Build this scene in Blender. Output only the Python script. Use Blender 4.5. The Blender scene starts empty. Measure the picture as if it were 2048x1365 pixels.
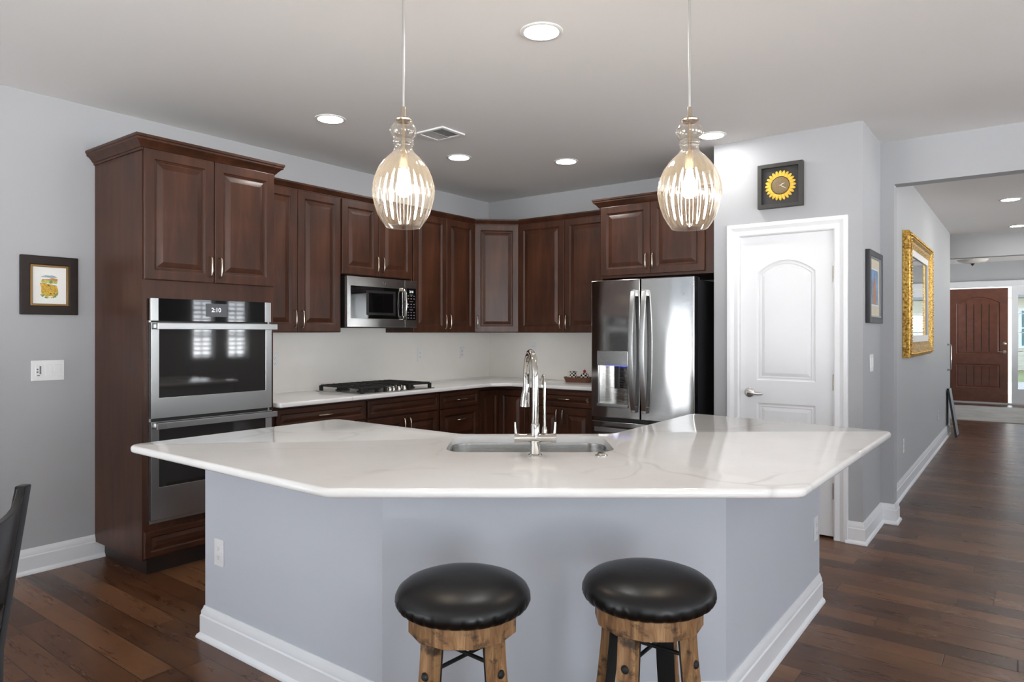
import bpy, bmesh, math, random
from mathutils import Matrix, Vector
random.seed(7)
C = bpy.context.scene.collection
SC = bpy.context.scene
PI = math.pi
YAW = math.radians(37.0)
CY, SY = math.cos(YAW), math.sin(YAW)
CAMZ = 1.37
CEIL = 2.743

# ------------------------------------------------------------------ camera
cd = bpy.data.cameras.new('camera'); cam = bpy.data.objects.new('camera', cd); C.objects.link(cam)
cam.location = (0, 0, CAMZ); cam.rotation_euler = (PI/2, 0, YAW)
cd.sensor_width = 36; cd.lens = 24.0; cd.shift_y = -16.5/2048; cd.clip_start = .02; cd.clip_end = 200
SC.camera = cam

# ------------------------------------------------------------------ world and exposure
SKY_STRENGTH = 18.0
w = bpy.data.worlds.new('world'); SC.world = w; w.use_nodes = True
bg = w.node_tree.nodes['Background']
_t = w.node_tree; _tc = _t.nodes.new('ShaderNodeTexCoord'); _sp = _t.nodes.new('ShaderNodeSeparateXYZ'); _rp = _t.nodes.new('ShaderNodeValToRGB')
_t.links.new(_tc.outputs['Generated'], _sp.inputs[0])          # bright overcast sky above, brighter ground glow below added to lift the ceiling
_ma = _t.nodes.new('ShaderNodeMath'); _ma.operation = 'MULTIPLY_ADD'; _ma.inputs[1].default_value = .5; _ma.inputs[2].default_value = .5
_t.links.new(_sp.outputs[2], _ma.inputs[0]); _t.links.new(_ma.outputs[0], _rp.inputs[0])
_rp.color_ramp.elements[0].position = .47; _rp.color_ramp.elements[0].color = (.97, .985, 1.0, 1)
_rp.color_ramp.elements[1].position = .53; _rp.color_ramp.elements[1].color = (.20, .225, .25, 1)
_t.links.new(_rp.outputs[0], bg.inputs[0]); bg.inputs[1].default_value = SKY_STRENGTH
vs = SC.view_settings
vs.view_transform = 'Standard'; vs.look = 'None'; vs.gamma = 1; vs.use_curve_mapping = False
vs.exposure = 0.74
cy = SC.cycles
cy.max_bounces = 10; cy.diffuse_bounces = 6; cy.glossy_bounces = 5; cy.transparent_max_bounces = 16; cy.transmission_bounces = 6
cy.sample_clamp_indirect = 6.0; cy.caustics_reflective = False; cy.caustics_refractive = False
cy.use_denoising = True

LAMP = dict(downlight=54.0, bulb=75.0)

# ------------------------------------------------------------------ node helpers
def lin(h):
    h = h.lstrip('#'); o = []
    for i in (0, 2, 4):
        c = int(h[i:i+2], 16)/255
        o.append(c/12.92 if c <= .04045 else ((c+.055)/1.055)**2.4)
    return (*o, 1)
class N:
    def __init__(s, name):
        s.m = bpy.data.materials.new(name); s.m.use_nodes = True; s.t = s.m.node_tree
        s.b = s.t.nodes['Principled BSDF']; s.out = s.t.nodes['Material Output']
    def n(s, typ, **kw):
        x = s.t.nodes.new(typ)
        for k, v in kw.items():
            if k.startswith('i_'):
                k = k[2:]; k = int(k) if k.isdigit() else k.replace('_', ' ')
                s.put(x.inputs[k], v)
            else: setattr(x, k, v)
        return x
    def put(s, sock, v):
        if isinstance(v, bpy.types.NodeSocket): s.t.links.new(v, sock)
        elif isinstance(v, bpy.types.Node): s.t.links.new(v.outputs[0], sock)
        else: sock.default_value = v
    def set(s, name, v): s.put(s.b.inputs[name], v)
    def math(s, op, a, b=0.0, c=None):
        x = s.n('ShaderNodeMath', operation=op); s.put(x.inputs[0], a); s.put(x.inputs[1], b)
        if c is not None: s.put(x.inputs[2], c)
        return x.outputs[0]
    def coord(s, scale=(1, 1, 1), kind='Object', rot=(0, 0, 0)):
        tc = s.n('ShaderNodeTexCoord'); mp = s.n('ShaderNodeMapping')
        mp.inputs['Scale'].default_value = scale; mp.inputs['Rotation'].default_value = rot
        s.t.links.new(tc.outputs[kind], mp.inputs[0]); return mp.outputs[0]
    def noise(s, vec, scale, detail=4, rough=.55, dist=0):
        x = s.n('ShaderNodeTexNoise'); s.put(x.inputs['Vector'], vec)
        x.inputs['Scale'].default_value = scale; x.inputs['Detail'].default_value = detail
        x.inputs['Roughness'].default_value = rough; x.inputs['Distortion'].default_value = dist
        return x.outputs[0]
    def ramp(s, fac, stops):
        x = s.n('ShaderNodeValToRGB'); s.put(x.inputs[0], fac)
        e = x.color_ramp.elements
        while len(e) < len(stops): e.new(.5)
        for k, (p, c) in enumerate(stops):
            e[k].position = p; e[k].color = c if len(c) == 4 else (*c, 1)
        return x.outputs[0]
    def mix(s, fac, a, b, blend='MIX'):
        x = s.n('ShaderNodeMix', data_type='RGBA', blend_type=blend)
        s.put(x.inputs[0], fac); s.put(x.inputs[6], a); s.put(x.inputs[7], b); return x.outputs[2]
    def bump(s, h, strength=.1, dist=.002):
        x = s.n('ShaderNodeBump'); x.inputs['Strength'].default_value = strength; x.inputs['Distance'].default_value = dist
        s.put(x.inputs['Height'], h); s.put(s.b.inputs['Normal'], x.outputs[0])
def basic(name, col, rough=.5, metal=0.0, spec=.5, vary=.04, vscale=3.0, **kw):
    k = N(name)
    c = lin(col) if isinstance(col, str) else (*col, 1)
    nz = k.noise(k.coord(), vscale, 3)
    lo = tuple(x*(1-vary) for x in c[:3]); hi = tuple(min(1, x*(1+vary)) for x in c[:3])
    k.set('Base Color', k.ramp(nz, [(.3, lo), (.7, hi)]))
    k.set('Roughness', rough); k.set('Metallic', metal); k.set('Specular IOR Level', spec)
    for a, v in kw.items(): k.set(a.replace('_', ' '), v)
    return k.m
def emit(name, col, strength):
    k = N(name); k.set('Base Color', (0, 0, 0, 1)); k.set('Emission Color', lin(col) if isinstance(col, str) else (*col, 1)); k.set('Emission Strength', strength); return k.m

def paint(name, col, rough=.75):
    k = N(name); v = k.coord()
    n1 = k.noise(v, 260, 2); c = lin(col)
    k.set('Base Color', k.ramp(k.noise(v, 1.2, 2), [(.3, tuple(x*.985 for x in c[:3])), (.7, c)]))
    k.set('Roughness', rough); k.set('Specular IOR Level', .3); k.bump(n1, .05, .0006); return k.m
def cab_wood(name='cherry_wood', horizontal=False):
    k = N(name)
    sc = (1.2, 9, 9) if horizontal else (9, 9, .9)
    v = k.coord(sc); g = k.noise(v, 2.2, 8, .62, .6); big = k.noise(k.coord((1, 1, .7)), 2.6, 3, .6)
    fine = k.noise(k.coord((3, 80, 80) if horizontal else (80, 80, 3)), 3, 3)
    c = k.ramp(k.math('ADD', k.math('MULTIPLY', g, .55), k.math('MULTIPLY', big, .5)), [(.36, lin('#2b170e')), (.52, lin('#3f2315')), (.7, lin('#523020'))])
    c = k.mix(k.math('MULTIPLY', fine, .22), c, lin('#27150e'))
    k.set('Base Color', c); k.set('Roughness', .40); k.set('Specular IOR Level', .30)
    k.set('Coat Weight', .07); k.set('Coat Roughness', .16)
    k.bump(fine, .04, .0006); return k.m
def floor_wood():
    k = N('plank_floor'); tc = k.n('ShaderNodeTexCoord'); sp = k.n('ShaderNodeSeparateXYZ'); k.t.links.new(tc.outputs['Object'], sp.inputs[0])
    X, Y = sp.outputs[0], sp.outputs[1]
    W = .127
    yy = k.math('DIVIDE', Y, W); row = k.math('FLOOR', yy); fy = k.math('FRACT', yy)
    wn = k.n('ShaderNodeTexWhiteNoise', noise_dimensions='1D'); k.put(wn.inputs['W'], row)
    off = k.math('MULTIPLY', wn.outputs[0], 7.3)
    ln = k.math('ADD', .75, k.math('MULTIPLY', wn.outputs[0], .55))
    xx = k.math('DIVIDE', k.math('ADD', X, off), ln); cell = k.math('FLOOR', xx); fx = k.math('FRACT', xx)
    cb = k.n('ShaderNodeCombineXYZ'); k.put(cb.inputs[0], cell); k.put(cb.inputs[1], row)
    w2 = k.n('ShaderNodeTexWhiteNoise', noise_dimensions='2D'); k.put(w2.inputs['Vector'], cb.outputs[0])
    # grain coordinates shifted per plank
    cb2 = k.n('ShaderNodeCombineXYZ'); k.put(cb2.inputs[0], k.math('MULTIPLY', X, 1.6)); k.put(cb2.inputs[1], k.math('MULTIPLY', Y, 15)); k.put(cb2.inputs[2], k.math('MULTIPLY', w2.outputs[0], 40))
    g = k.noise(cb2.outputs[0], 1.3, 7, .62, .9)
    cb3 = k.n('ShaderNodeCombineXYZ'); k.put(cb3.inputs[0], k.math('MULTIPLY', X, 3)); k.put(cb3.inputs[1], k.math('MULTIPLY', Y, 5)); k.put(cb3.inputs[2], k.math('MULTIPLY', w2.outputs[0], 40))
    blot = k.noise(cb3.outputs[0], 1.4, 4, .6)
    tone = k.math('ADD', k.math('ADD', .10, k.math('MULTIPLY', w2.outputs[0], .32)), k.math('ADD', k.math('MULTIPLY', g, .24), k.math('MULTIPLY', blot, .3)))
    c = k.ramp(tone, [(.22, lin('#2e1b11')), (.45, lin('#4e301e')), (.66, lin('#6e4a30')), (.9, lin('#966d4a'))])
    e = k.math('MINIMUM', k.math('MULTIPLY', k.math('MINIMUM', fy, k.math('SUBTRACT', 1, fy)), W), k.math('MULTIPLY', k.math('MINIMUM', fx, k.math('SUBTRACT', 1, fx)), ln))
    seam = k.n('ShaderNodeMapRange', interpolation_type='SMOOTHSTEP'); k.put(seam.inputs[0], e); seam.inputs[1].default_value = 0; seam.inputs[2].default_value = .0035
    c = k.mix(seam.outputs[0], lin('#1a0f0a'), c)
    k.set('Base Color', c)
    k.set('Roughness', k.math('ADD', .21, k.math('MULTIPLY', g, .16))); k.set('Specular IOR Level', .33)
    hgt = k.math('ADD', seam.outputs[0], k.math('ADD', k.math('MULTIPLY', g, .12), k.math('MULTIPLY', blot, .35)))
    k.bump(hgt, .22, .0022); return k.m
def quartz(name='white_quartz'):
    k = N(name); v = k.coord((1, 1, 1), rot=(0, 0, .5))
    warp = k.noise(v, 1.6, 5, .6)
    cbv = k.n('ShaderNodeVectorMath', operation='ADD'); k.put(cbv.inputs[0], v)
    sv = k.n('ShaderNodeVectorMath', operation='SCALE'); k.put(sv.inputs[0], k.n('ShaderNodeTexNoise', i_Vector=v, i_Scale=2.0).outputs[1]); sv.inputs['Scale'].default_value = .55
    k.put(cbv.inputs[1], sv.outputs[0])
    vo = k.n('ShaderNodeTexVoronoi', feature='DISTANCE_TO_EDGE'); k.put(vo.inputs['Vector'], cbv.outputs[0]); vo.inputs['Scale'].default_value = 1.7
    vein = k.ramp(vo.outputs[0], [(0, (1, 1, 1)), (.011, (.55, .55, .55)), (.03, (0, 0, 0))])
    mask = k.ramp(k.noise(v, 2.3, 3), [(.47, (0, 0, 0)), (.62, (1, 1, 1))])
    f = k.math('MULTIPLY', k.math('MULTIPLY', vein, mask), .26)
    base = k.ramp(warp, [(.35, lin('#e6e4e1')), (.65, lin('#eeedeb'))])
    k.set('Base Color', k.mix(f, base, lin('#8f8d8b')))
    k.set('Roughness', .09); k.set('Specular IOR Level', .55); return k.m
def steel(name, col='#b9b9b8', rough=.24, horiz=True, wav=0.0):
    k = N(name); v = k.coord((2, 2, 240) if horiz else (240, 240, 2)); g = k.noise(v, 2, 3)
    k.set('Base Color', lin(col)); k.set('Metallic', 1.0)
    k.set('Roughness', k.math('ADD', rough-.04, k.math('MULTIPLY', g, .09)))
    
    if wav:
        k.bump(k.noise(k.coord((1.6, 1, .35)), 3.2, 1), wav, .02)
    return k.m
def thin_glass(name, tint=(1, 1, 1), gloss=1.0, rough=0.0, base=.05, power=3.5, glow=0.0):
    k = N(name); t = k.t
    tr = k.n('ShaderNodeBsdfTransparent'); tr.inputs[0].default_value = (*tint, 1)
    gl = k.n('ShaderNodeBsdfGlossy'); gl.inputs['Roughness'].default_value = rough; gl.inputs[0].default_value = (1, 1, 1, 1)
    lw = k.n('ShaderNodeLayerWeight'); lw.inputs[0].default_value = .5
    f = k.math('MINIMUM', k.math('ADD', k.math('MULTIPLY', k.math('POWER', lw.outputs[1], power), gloss), base), 1.0)
    mx = k.n('ShaderNodeMixShader'); k.put(mx.inputs[0], f); t.links.new(tr.outputs[0], mx.inputs[1]); t.links.new(gl.outputs[0], mx.inputs[2])
    fin = mx.outputs[0]
    if glow:
        tl = k.n('ShaderNodeBsdfTranslucent'); tl.inputs[0].default_value = (1.0, .86, .62, 1)  # amber mixed into the glass to imitate the bulb's halo
        m2 = k.n('ShaderNodeMixShader'); m2.inputs[0].default_value = glow; t.links.new(fin, m2.inputs[1]); t.links.new(tl.outputs[0], m2.inputs[2]); fin = m2.outputs[0]
    t.links.new(fin, k.out.inputs[0]); t.nodes.remove(k.b); return k.m
def barrel_wood():
    k = N('barrel_stave_wood'); v = k.coord((14, 14, 2.2)); g = k.noise(v, 1.6, 8, .7, .8); st = k.noise(k.coord((1.0, 1.0, 1.6)), 11, 5, .7)
    c = k.ramp(g, [(.28, lin('#3c2413')), (.47, lin('#84613f')), (.68, lin('#bd976c'))])
    m = k.ramp(st, [(.54, (0, 0, 0)), (.64, (1, 1, 1))])
    c = k.mix(k.math('MULTIPLY', m, .85), c, lin('#17100b'))
    k.set('Base Color', c); k.set('Roughness', .5); k.bump(g, .25, .002); return k.m
def leather():
    k = N('black_leather'); v = k.coord(); n1 = k.noise(v, 190, 3)
    k.set('Base Color', lin('#0a0909')); k.set('Roughness', k.math('ADD', .26, k.math('MULTIPLY', k.noise(v, 5, 3), .12))); k.set('Specular IOR Level', .36)
    k.bump(n1, .08, .0008); return k.m
def gold():
    k = N('gilded_carving'); v = k.coord((1, 1, 1)); n1 = k.noise(v, 55, 3, .6)
    k.set('Base Color', k.ramp(n1, [(.35, lin('#7a521c')), (.5, lin('#c2953f')), (.68, lin('#e8c777'))])); k.set('Metallic', .75); k.set('Roughness', .38)
    k.bump(n1, .6, .006); return k.m
def checker(name):
    k = N(name); tc = k.n('ShaderNodeTexCoord'); sp = k.n('ShaderNodeSeparateXYZ'); k.t.links.new(tc.outputs['Object'], sp.inputs[0])
    a = k.math('ARCTAN2', sp.outputs[1], sp.outputs[0]); a = k.math('FLOOR', k.math('MULTIPLY', a, 12/(2*PI)))
    z = k.math('FLOOR', k.math('MULTIPLY', sp.outputs[2], 62))
    f = k.math('FLOORED_MODULO', k.math('ADD', a, z), 2)
    k.set('Base Color', k.mix(f, lin('#e9e6dc'), lin('#14130f'))); k.set('Roughness', .15); return k.m

M = dict(
    wall=paint('wall_paint', '#abacae'), wall_far=paint('wall_paint_hall', '#b8b9ba'), ceiling=paint('ceiling_paint', '#e6e4e2', .9), trim=basic('white_trim_paint', '#e9eaec', .3, vary=.01),
    door=basic('white_door_paint', '#e4e5e7', .34, vary=.01), floor=floor_wood(), wood=cab_wood(), woodh=cab_wood('cherry_wood_cross', True),
    island=paint('island_paint', '#c1c4cb', .6), kick=basic('dark_kick', '#221510', .45), quartz=quartz(), splash=basic('pale_quartz_splash', '#eeebe5', .22, vary=.012, vscale=6),
    steel=steel('brushed_steel'), fridge=steel('fridge_steel', '#bdbcba', .085, True, .10), steelv=steel('sink_steel', '#b7b5b1', .26, True), chrome=basic('polished_nickel', '#b9b5ae', .10, 1.0, vary=.01),
    nickel=basic('satin_nickel', '#c9bba8', .24, 1.0, vary=.02), blackglass=basic('black_glass', '#0b0b0c', .035, spec=.75), ovenglass=basic('oven_glass', '#242322', .04, spec=.9), black=basic('black_enamel', '#121212', .38), iron=basic('cast_iron', '#171615', .6),
    dark=basic('dark_appliance_side', '#2b2c2e', .42), white=basic('white_plastic', '#e6e6e6', .35, vary=.01), slot=basic('slot_grey', '#6e6e70', .5),
    leather=leather(), barrel=barrel_wood(), espresso=basic('espresso_wood', '#100b09', .3, spec=.32, vary=.3, vscale=9), glass=thin_glass('window_glass', (1, 1, 1), .8, 0, .045), picglass=thin_glass('picture_glass', (1, 1, 1), .18, 0, .02), tinted=thin_glass('tinted_glass', (.5, .52, .54), .5, 0, .03), shade=thin_glass('clear_fluted_glass', (.972, .945, .90), 1.0, .075, .055, 2.3, .032),
    downlight=emit('downlight_lens', '#fdfbf8', LAMP['downlight']), bulb=emit('warm_bulb', '#ffeeda', LAMP['bulb']), led=emit('blue_led', '#4a55ff', 2.5), digit=emit('display_digits', '#e8eef4', 1.3), screen=emit('display_glow', '#6d7076', .35),
    gold=gold(), mirror=basic('mirror_glass', '#dfe3e4', .02, 1.0, vary=.0), mat=basic('picture_mat', '#e8e7e2', .6, vary=.01), pframe=basic('dark_picture_frame', '#1e1410', .5, spec=.3, vary=.2, vscale=20), gilt=basic('gilt_slip', '#6f5530', .35, .7), 
    navy=basic('navy_frame', '#25272d', .35), silver=basic('silver_slip', '#8f9299', .3, .7), art_blue=basic('art_blue', '#6f94bd', .6, vary=.35, vscale=16), art_orange=basic('art_orange', '#b97a3c', .6, vary=.3, vscale=22), art_cream=basic('art_cream', '#d8cdb4', .6),
    hill=basic('ink_hill_blue', '#8fa3ad', .6, vary=.25, vscale=60), ochre=basic('ink_ochre', '#c9a033', .6, vary=.35, vscale=120), green=basic('ink_green', '#6d8b58', .6, vary=.35, vscale=150), lime=basic('ink_lime', '#b9b452', .6, vary=.25, vscale=90), ink=basic('ink_dark', '#3c3f35', .6), rust=basic('ink_rust', '#b88a5c', .6, vary=.2, vscale=80),
    clockframe=basic('charcoal_wood', '#34332f', .5, vary=.12, vscale=14), clockback=basic('charcoal_board', '#2c2c2b', .5), petal=basic('petal_yellow', '#e3b53a', .4, vary=.22, vscale=50), disc=basic('seed_brown', '#7d6a4b', .55, vary=.3, vscale=180), rim=basic('seed_rim', '#4a2a1d', .5), hand=basic('clock_hand_white', '#efece2', .35),
    entry=basic('entry_door_brown', '#6b4030', .4, vary=.16, vscale=9), rug=basic('entry_rug', '#b9b6b1', .95, vary=.16, vscale=2.5), tray=basic('rattan_brown', '#6b4433', .6, vary=.35, vscale=90), check=checker('black_white_check'), cherry=basic('cherry_red', '#a3282a', .25), ceramic=basic('cream_ceramic', '#e4e1d6', .2),
    siding=basic('cream_siding', '#d9d2c2', .7), lawn=basic('winter_lawn', '#8c9468', .9, vary=.2), drive=basic('concrete_drive', '#bdb9b2', .9), roofm=basic('roof_shingle', '#8a8783', .9, vary=.15, vscale=12), carm=basic('blue_car_paint', '#3d5878', .25), ext=basic('exterior_glass', '#6f8a8f', .1),
    bounce_carpet=basic('pale_bounce_carpet', '#d2d2d2', .95, vary=.06, vscale=40), rod=basic('satin_rod', '#c9c7c4', .36, 1.0, vary=.01),
    dimglass=thin_glass('dimming_glass', (.34, .345, .35), .5, 0, .03),  # invented tint, dims the daylight mirrored in the fridge door
    opal=basic('opal_glass', '#e9e6df', .2), bronze=basic('bronze', '#4a3b30', .35, .8), subtop=basic('subtop_edge', '#cfd0d0', .5), baffle=basic('baffle_white', '#dededc', .5), louver=basic('vent_grey', '#a5a4a2', .5), vgap=basic('vent_dark', '#4a4948', .7))

# ------------------------------------------------------------------ mesh builder
def scanfill(outer, holes):
    bm = bmesh.new(); es = []
    for lp in [outer]+list(holes):
        vv = [bm.verts.new((p[0], p[1], 0)) for p in lp]
        for i in range(len(vv)): es.append(bm.edges.new((vv[i], vv[(i+1) % len(vv)])))
    bmesh.ops.triangle_fill(bm, use_beauty=True, edges=es, normal=(0, 0, 1))
    bm.verts.index_update(); v = [(x.co.x, x.co.y) for x in bm.verts]; f = [[a.index for a in q.verts] for q in bm.faces]
    bm.free(); return v, f
def offset(poly, d):
    """inward offset of a counter-clockwise polygon (mitred)"""
    n = len(poly); o = []
    for i in range(n):
        a, b, c = poly[i-1], poly[i], poly[(i+1) % n]
        e1 = Vector((b[0]-a[0], b[1]-a[1])).normalized(); e2 = Vector((c[0]-b[0], c[1]-b[1])).normalized()
        n1 = Vector((-e1.y, e1.x)); n2 = Vector((-e2.y, e2.x)); m = n1+n2
        k = d/max(.2, (1+n1.dot(n2)))
        o.append((b[0]+m.x*k, b[1]+m.y*k))
    return o
def fillet(poly, rad, n=6):
    o = []; L = len(poly)
    for i in range(L):
        r = rad[i] if isinstance(rad, (list, tuple)) else rad
        b = Vector(poly[i]); a = Vector(poly[i-1]); c = Vector(poly[(i+1) % L])
        if r <= 0: o.append(tuple(b)); continue
        u = (a-b).normalized(); v = (c-b).normalized(); ang = u.angle(v); t = r/math.tan(ang/2)
        p = b+u*t; q = b+v*t; cen = b+(u+v).normalized()*(r/math.sin(ang/2))
        a0 = math.atan2(p.y-cen.y, p.x-cen.x); a1 = math.atan2(q.y-cen.y, q.x-cen.x); da = (a1-a0+PI) % (2*PI)-PI
        for k in range(n+1):
            t2 = a0+da*k/n; o.append((cen.x+r*math.cos(t2), cen.y+r*math.sin(t2)))
    return o
def rect(x0, y0, x1, y1): return [(x0, y0), (x1, y0), (x1, y1), (x0, y1)]
def circ(cx, cy, r, n=24, ry=None): return [(cx+r*math.cos(2*PI*i/n), cy+(ry or r)*math.sin(2*PI*i/n)) for i in range(n)]
class MB:
    def __init__(s): s.v = []; s.f = []; s.m = []
    def add(s, v, f, m=0):
        o = len(s.v); s.v += [tuple(p) for p in v]; s.f += [[i+o for i in q] for q in f]; s.m += [m]*len(f); return s
    def box(s, x0, y0, z0, x1, y1, z1, m=0):
        return s.add([(x0, y0, z0), (x1, y0, z0), (x1, y1, z0), (x0, y1, z0), (x0, y0, z1), (x1, y0, z1), (x1, y1, z1), (x0, y1, z1)],
                     [(0, 3, 2, 1), (4, 5, 6, 7), (0, 1, 5, 4), (1, 2, 6, 5), (2, 3, 7, 6), (3, 0, 4, 7)], m)
    def plate(s, outer, holes, a, b, plane='xy', m=0):
        """filled outline with holes, thickness from a to b along the third axis"""
        P = {'xy': lambda p, t: (p[0], p[1], t), 'xz': lambda p, t: (p[0], t, p[1]), 'yz': lambda p, t: (t, p[0], p[1])}[plane]
        v, f = scanfill(outer, holes)
        s.add([P(p, a) for p in v], f, m); s.add([P(p, b) for p in v], [q[::-1] for q in f], m)
        for lp in [outer]+list(holes):
            n = len(lp); s.add([P(p, a) for p in lp]+[P(p, b) for p in lp], [(i, (i+1) % n, n+(i+1) % n, n+i) for i in range(n)], m)
        return s
    def loft(s, loops, cap0=True, cap1=True, m=0, closed=True):
        n = len(loops[0]); v = [p for lp in loops for p in lp]; f = []
        for k in range(len(loops)-1):
            for i in range(n if closed else n-1):
                j = (i+1) % n; f.append((k*n+i, k*n+j, (k+1)*n+j, (k+1)*n+i))
        if cap0: f.append(tuple(range(n))[::-1])
        if cap1: f.append(tuple((len(loops)-1)*n+i for i in range(n)))
        return s.add(v, f, m)
    def nested(s, x0, z0, x1, z1, prof, y0=0, m=0):
        """door face: rectangle rings (inset, y)"""
        lp = [[(x0+d, y0+y, z0+d), (x1-d, y0+y, z0+d), (x1-d, y0+y, z1-d), (x0+d, y0+y, z1-d)] for d, y in prof]
        return s.loft(lp, m=m)
    def lathe(s, prof, n=32, c=(0, 0, 0), mod=None, m=0, cap0=False, cap1=False):
        lp = []
        for r, z in prof:
            row = []
            for i in range(n):
                a = 2*PI*i/n; rr = max(r, 1e-5)
                if mod: rr = mod(rr, a, z)
                row.append((c[0]+rr*math.cos(a), c[1]+rr*math.sin(a), c[2]+z))
            lp.append(row)
        return s.loft(lp, cap0, cap1, m)
    def tube(s, path, r, n=10, m=0, flat=1.0):
        P = [Vector(p) for p in path]; lp = []; ref = None
        for i, p in enumerate(P):
            t = (P[min(i+1, len(P)-1)]-P[max(i-1, 0)]).normalized()
            if ref is None:
                ref = Vector((0, 0, 1)) if abs(t.z) < .9 else Vector((1, 0, 0))
            u = (ref-t*ref.dot(t)).normalized(); w2 = t.cross(u); ref = u
            rr = r[i] if isinstance(r, (list, tuple)) else r
            lp.append([tuple(p+u*(rr*math.cos(2*PI*k/n))+w2*(rr*flat*math.sin(2*PI*k/n))) for k in range(n)])
        return s.loft(lp, m=m)
    def sweep(s, path, prof, closed=False, z=0, m=0):
        """profile (out, up) swept along a plan path, out = the path's right side, mitred"""
        n = len(path); lp = []
        for i in range(n):
            b = Vector(path[i]); a = Vector(path[i-1]) if (i or closed) else None; c = Vector(path[(i+1) % n]) if (i < n-1 or closed) else None
            d1 = (b-a).normalized() if a is not None else (c-b).normalized(); d2 = (c-b).normalized() if c is not None else d1
            n1 = Vector((d1.y, -d1.x)); n2 = Vector((d2.y, -d2.x)); mm = (n1+n2)/max(.2, 1+n1.dot(n2))
            lp.append([(b.x+mm.x*o, b.y+mm.y*o, z+u) for o, u in prof])
        if closed: lp.append(lp[0])
        return s.loft(lp, not closed, not closed, m)
    def cyl(s, p, q, r, n=16, m=0): return s.tube([p, q], r, n, m)
    def xf(s, mat):
        s.v = [tuple(mat @ Vector(p)) for p in s.v]; return s
    def build(s, name, mats, parent=None, loc=(0, 0, 0), rz=0, bevel=0, seg=2, ang=38, bang=40):
        bm = bmesh.new(); vv = [bm.verts.new(p) for p in s.v]
        for q, mi in zip(s.f, s.m):
            try: fc = bm.faces.new([vv[i] for i in q]); fc.material_index = mi
            except ValueError: pass
        bmesh.ops.remove_doubles(bm, verts=bm.verts, dist=1e-5)
        bmesh.ops.recalc_face_normals(bm, faces=bm.faces)
        if bevel:
            es = [e for e in bm.edges if len(e.link_faces) == 2 and e.calc_face_angle(0) > math.radians(bang)]
            if es: bmesh.ops.bevel(bm, geom=es, offset=bevel, segments=seg, profile=.5, affect='EDGES', clamp_overlap=True)
        me = bpy.data.meshes.new(name); bm.to_mesh(me); bm.free()
        for p in me.polygons: p.use_smooth = True
        me.set_sharp_from_angle(angle=math.radians(ang))
        for mt in (mats if isinstance(mats, (list, tuple)) else [mats]): me.materials.append(M[mt] if isinstance(mt, str) else mt)
        o = bpy.data.objects.new(name, me); C.objects.link(o); o.location = loc; o.rotation_euler = (0, 0, rz)
        if parent is not None: o.parent = parent
        if bevel:
            wn = o.modifiers.new('flat_faces', 'WEIGHTED_NORMAL'); wn.keep_sharp = True; wn.weight = 100
        return o
def thing(name, label, cat, loc=(0, 0, 0), rz=0, group=None):
    o = bpy.data.objects.new(name, None); C.objects.link(o); o.location = loc; o.rotation_euler = (0, 0, rz); o.empty_display_size = .1
    o['label'] = label; o['category'] = cat
    if group: o['group'] = group
    return o
def tag(o, label, cat, group=None):
    o['label'] = label; o['category'] = cat
    if group: o['group'] = group
    return o
def struct(o): o['kind'] = 'structure'; return o
def copy_tree(o, parent=None):
    c = o.copy(); C.objects.link(c); c.parent = parent
    for ch in list(o.children): copy_tree(ch, c)
    return c
def text_mb(body, size, mb=None, m=0, at=(0, 0, 0), plane='xz'):
    cu = bpy.data.curves.new('text', 'FONT'); cu.body = body; cu.size = size; cu.align_x = 'CENTER'; cu.align_y = 'CENTER'
    ob = bpy.data.objects.new('text', cu); C.objects.link(ob)
    dg = bpy.context.evaluated_depsgraph_get(); me = bpy.data.meshes.new_from_object(ob.evaluated_get(dg))
    mb = mb or MB()
    mb.add([(at[0]+v.co.x, at[1], at[2]+v.co.y) for v in me.vertices], [list(p.vertices) for p in me.polygons], m)
    bpy.data.objects.remove(ob); bpy.data.curves.remove(cu); bpy.data.meshes.remove(me); return mb
def cw(lat, d, z=0):
    """a place given by its distance to the side of and in front of the photographer's spot"""
    return (CY*lat-SY*d, SY*lat+CY*d, z)

# ------------------------------------------------------------------ room shell
LW, BW, PW, PX, HY = -4.53, 5.60, 4.89, -.845, 5.55
RX, RY = 4.6, -4.2
f = struct(MB().box(LW-.15, RY-.15, -.08, RX+.15, 16.4, 0).build('floor', 'floor'))
struct(MB().box(LW, RY, 0, RX, -1.2, .012).build('floor_bounce_carpet', 'bounce_carpet'))  # unseen pale floor covering, added to bounce daylight up to the ceiling
struct(MB().box(LW-.15, RY-.15, CEIL, RX+.15, 16.4, CEIL+.1).build('ceiling', 'ceiling'))
def wall(name, rng, holes, a, b, plane, mt='wall', z1=CEIL):
    return struct(MB().plate(rect(rng[0], 0, rng[1], z1), [rect(*h) for h in holes], a, b, plane).build(name, mt))
patio = (-1.88, .03, -.66, 2.50)
fill_lwin = (-3.9, .4, -2.5, 2.4)  # unseen window, added as fill light from the rear left
wall('wall_left', (RY-.15, BW), [patio, fill_lwin], LW-.14, LW, 'yz')
wall('wall_back', (LW-.14, PX-.12), [], BW, BW+.12, 'xz')
PD = (-1.642, .0, -1.016, 2.056)
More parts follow.
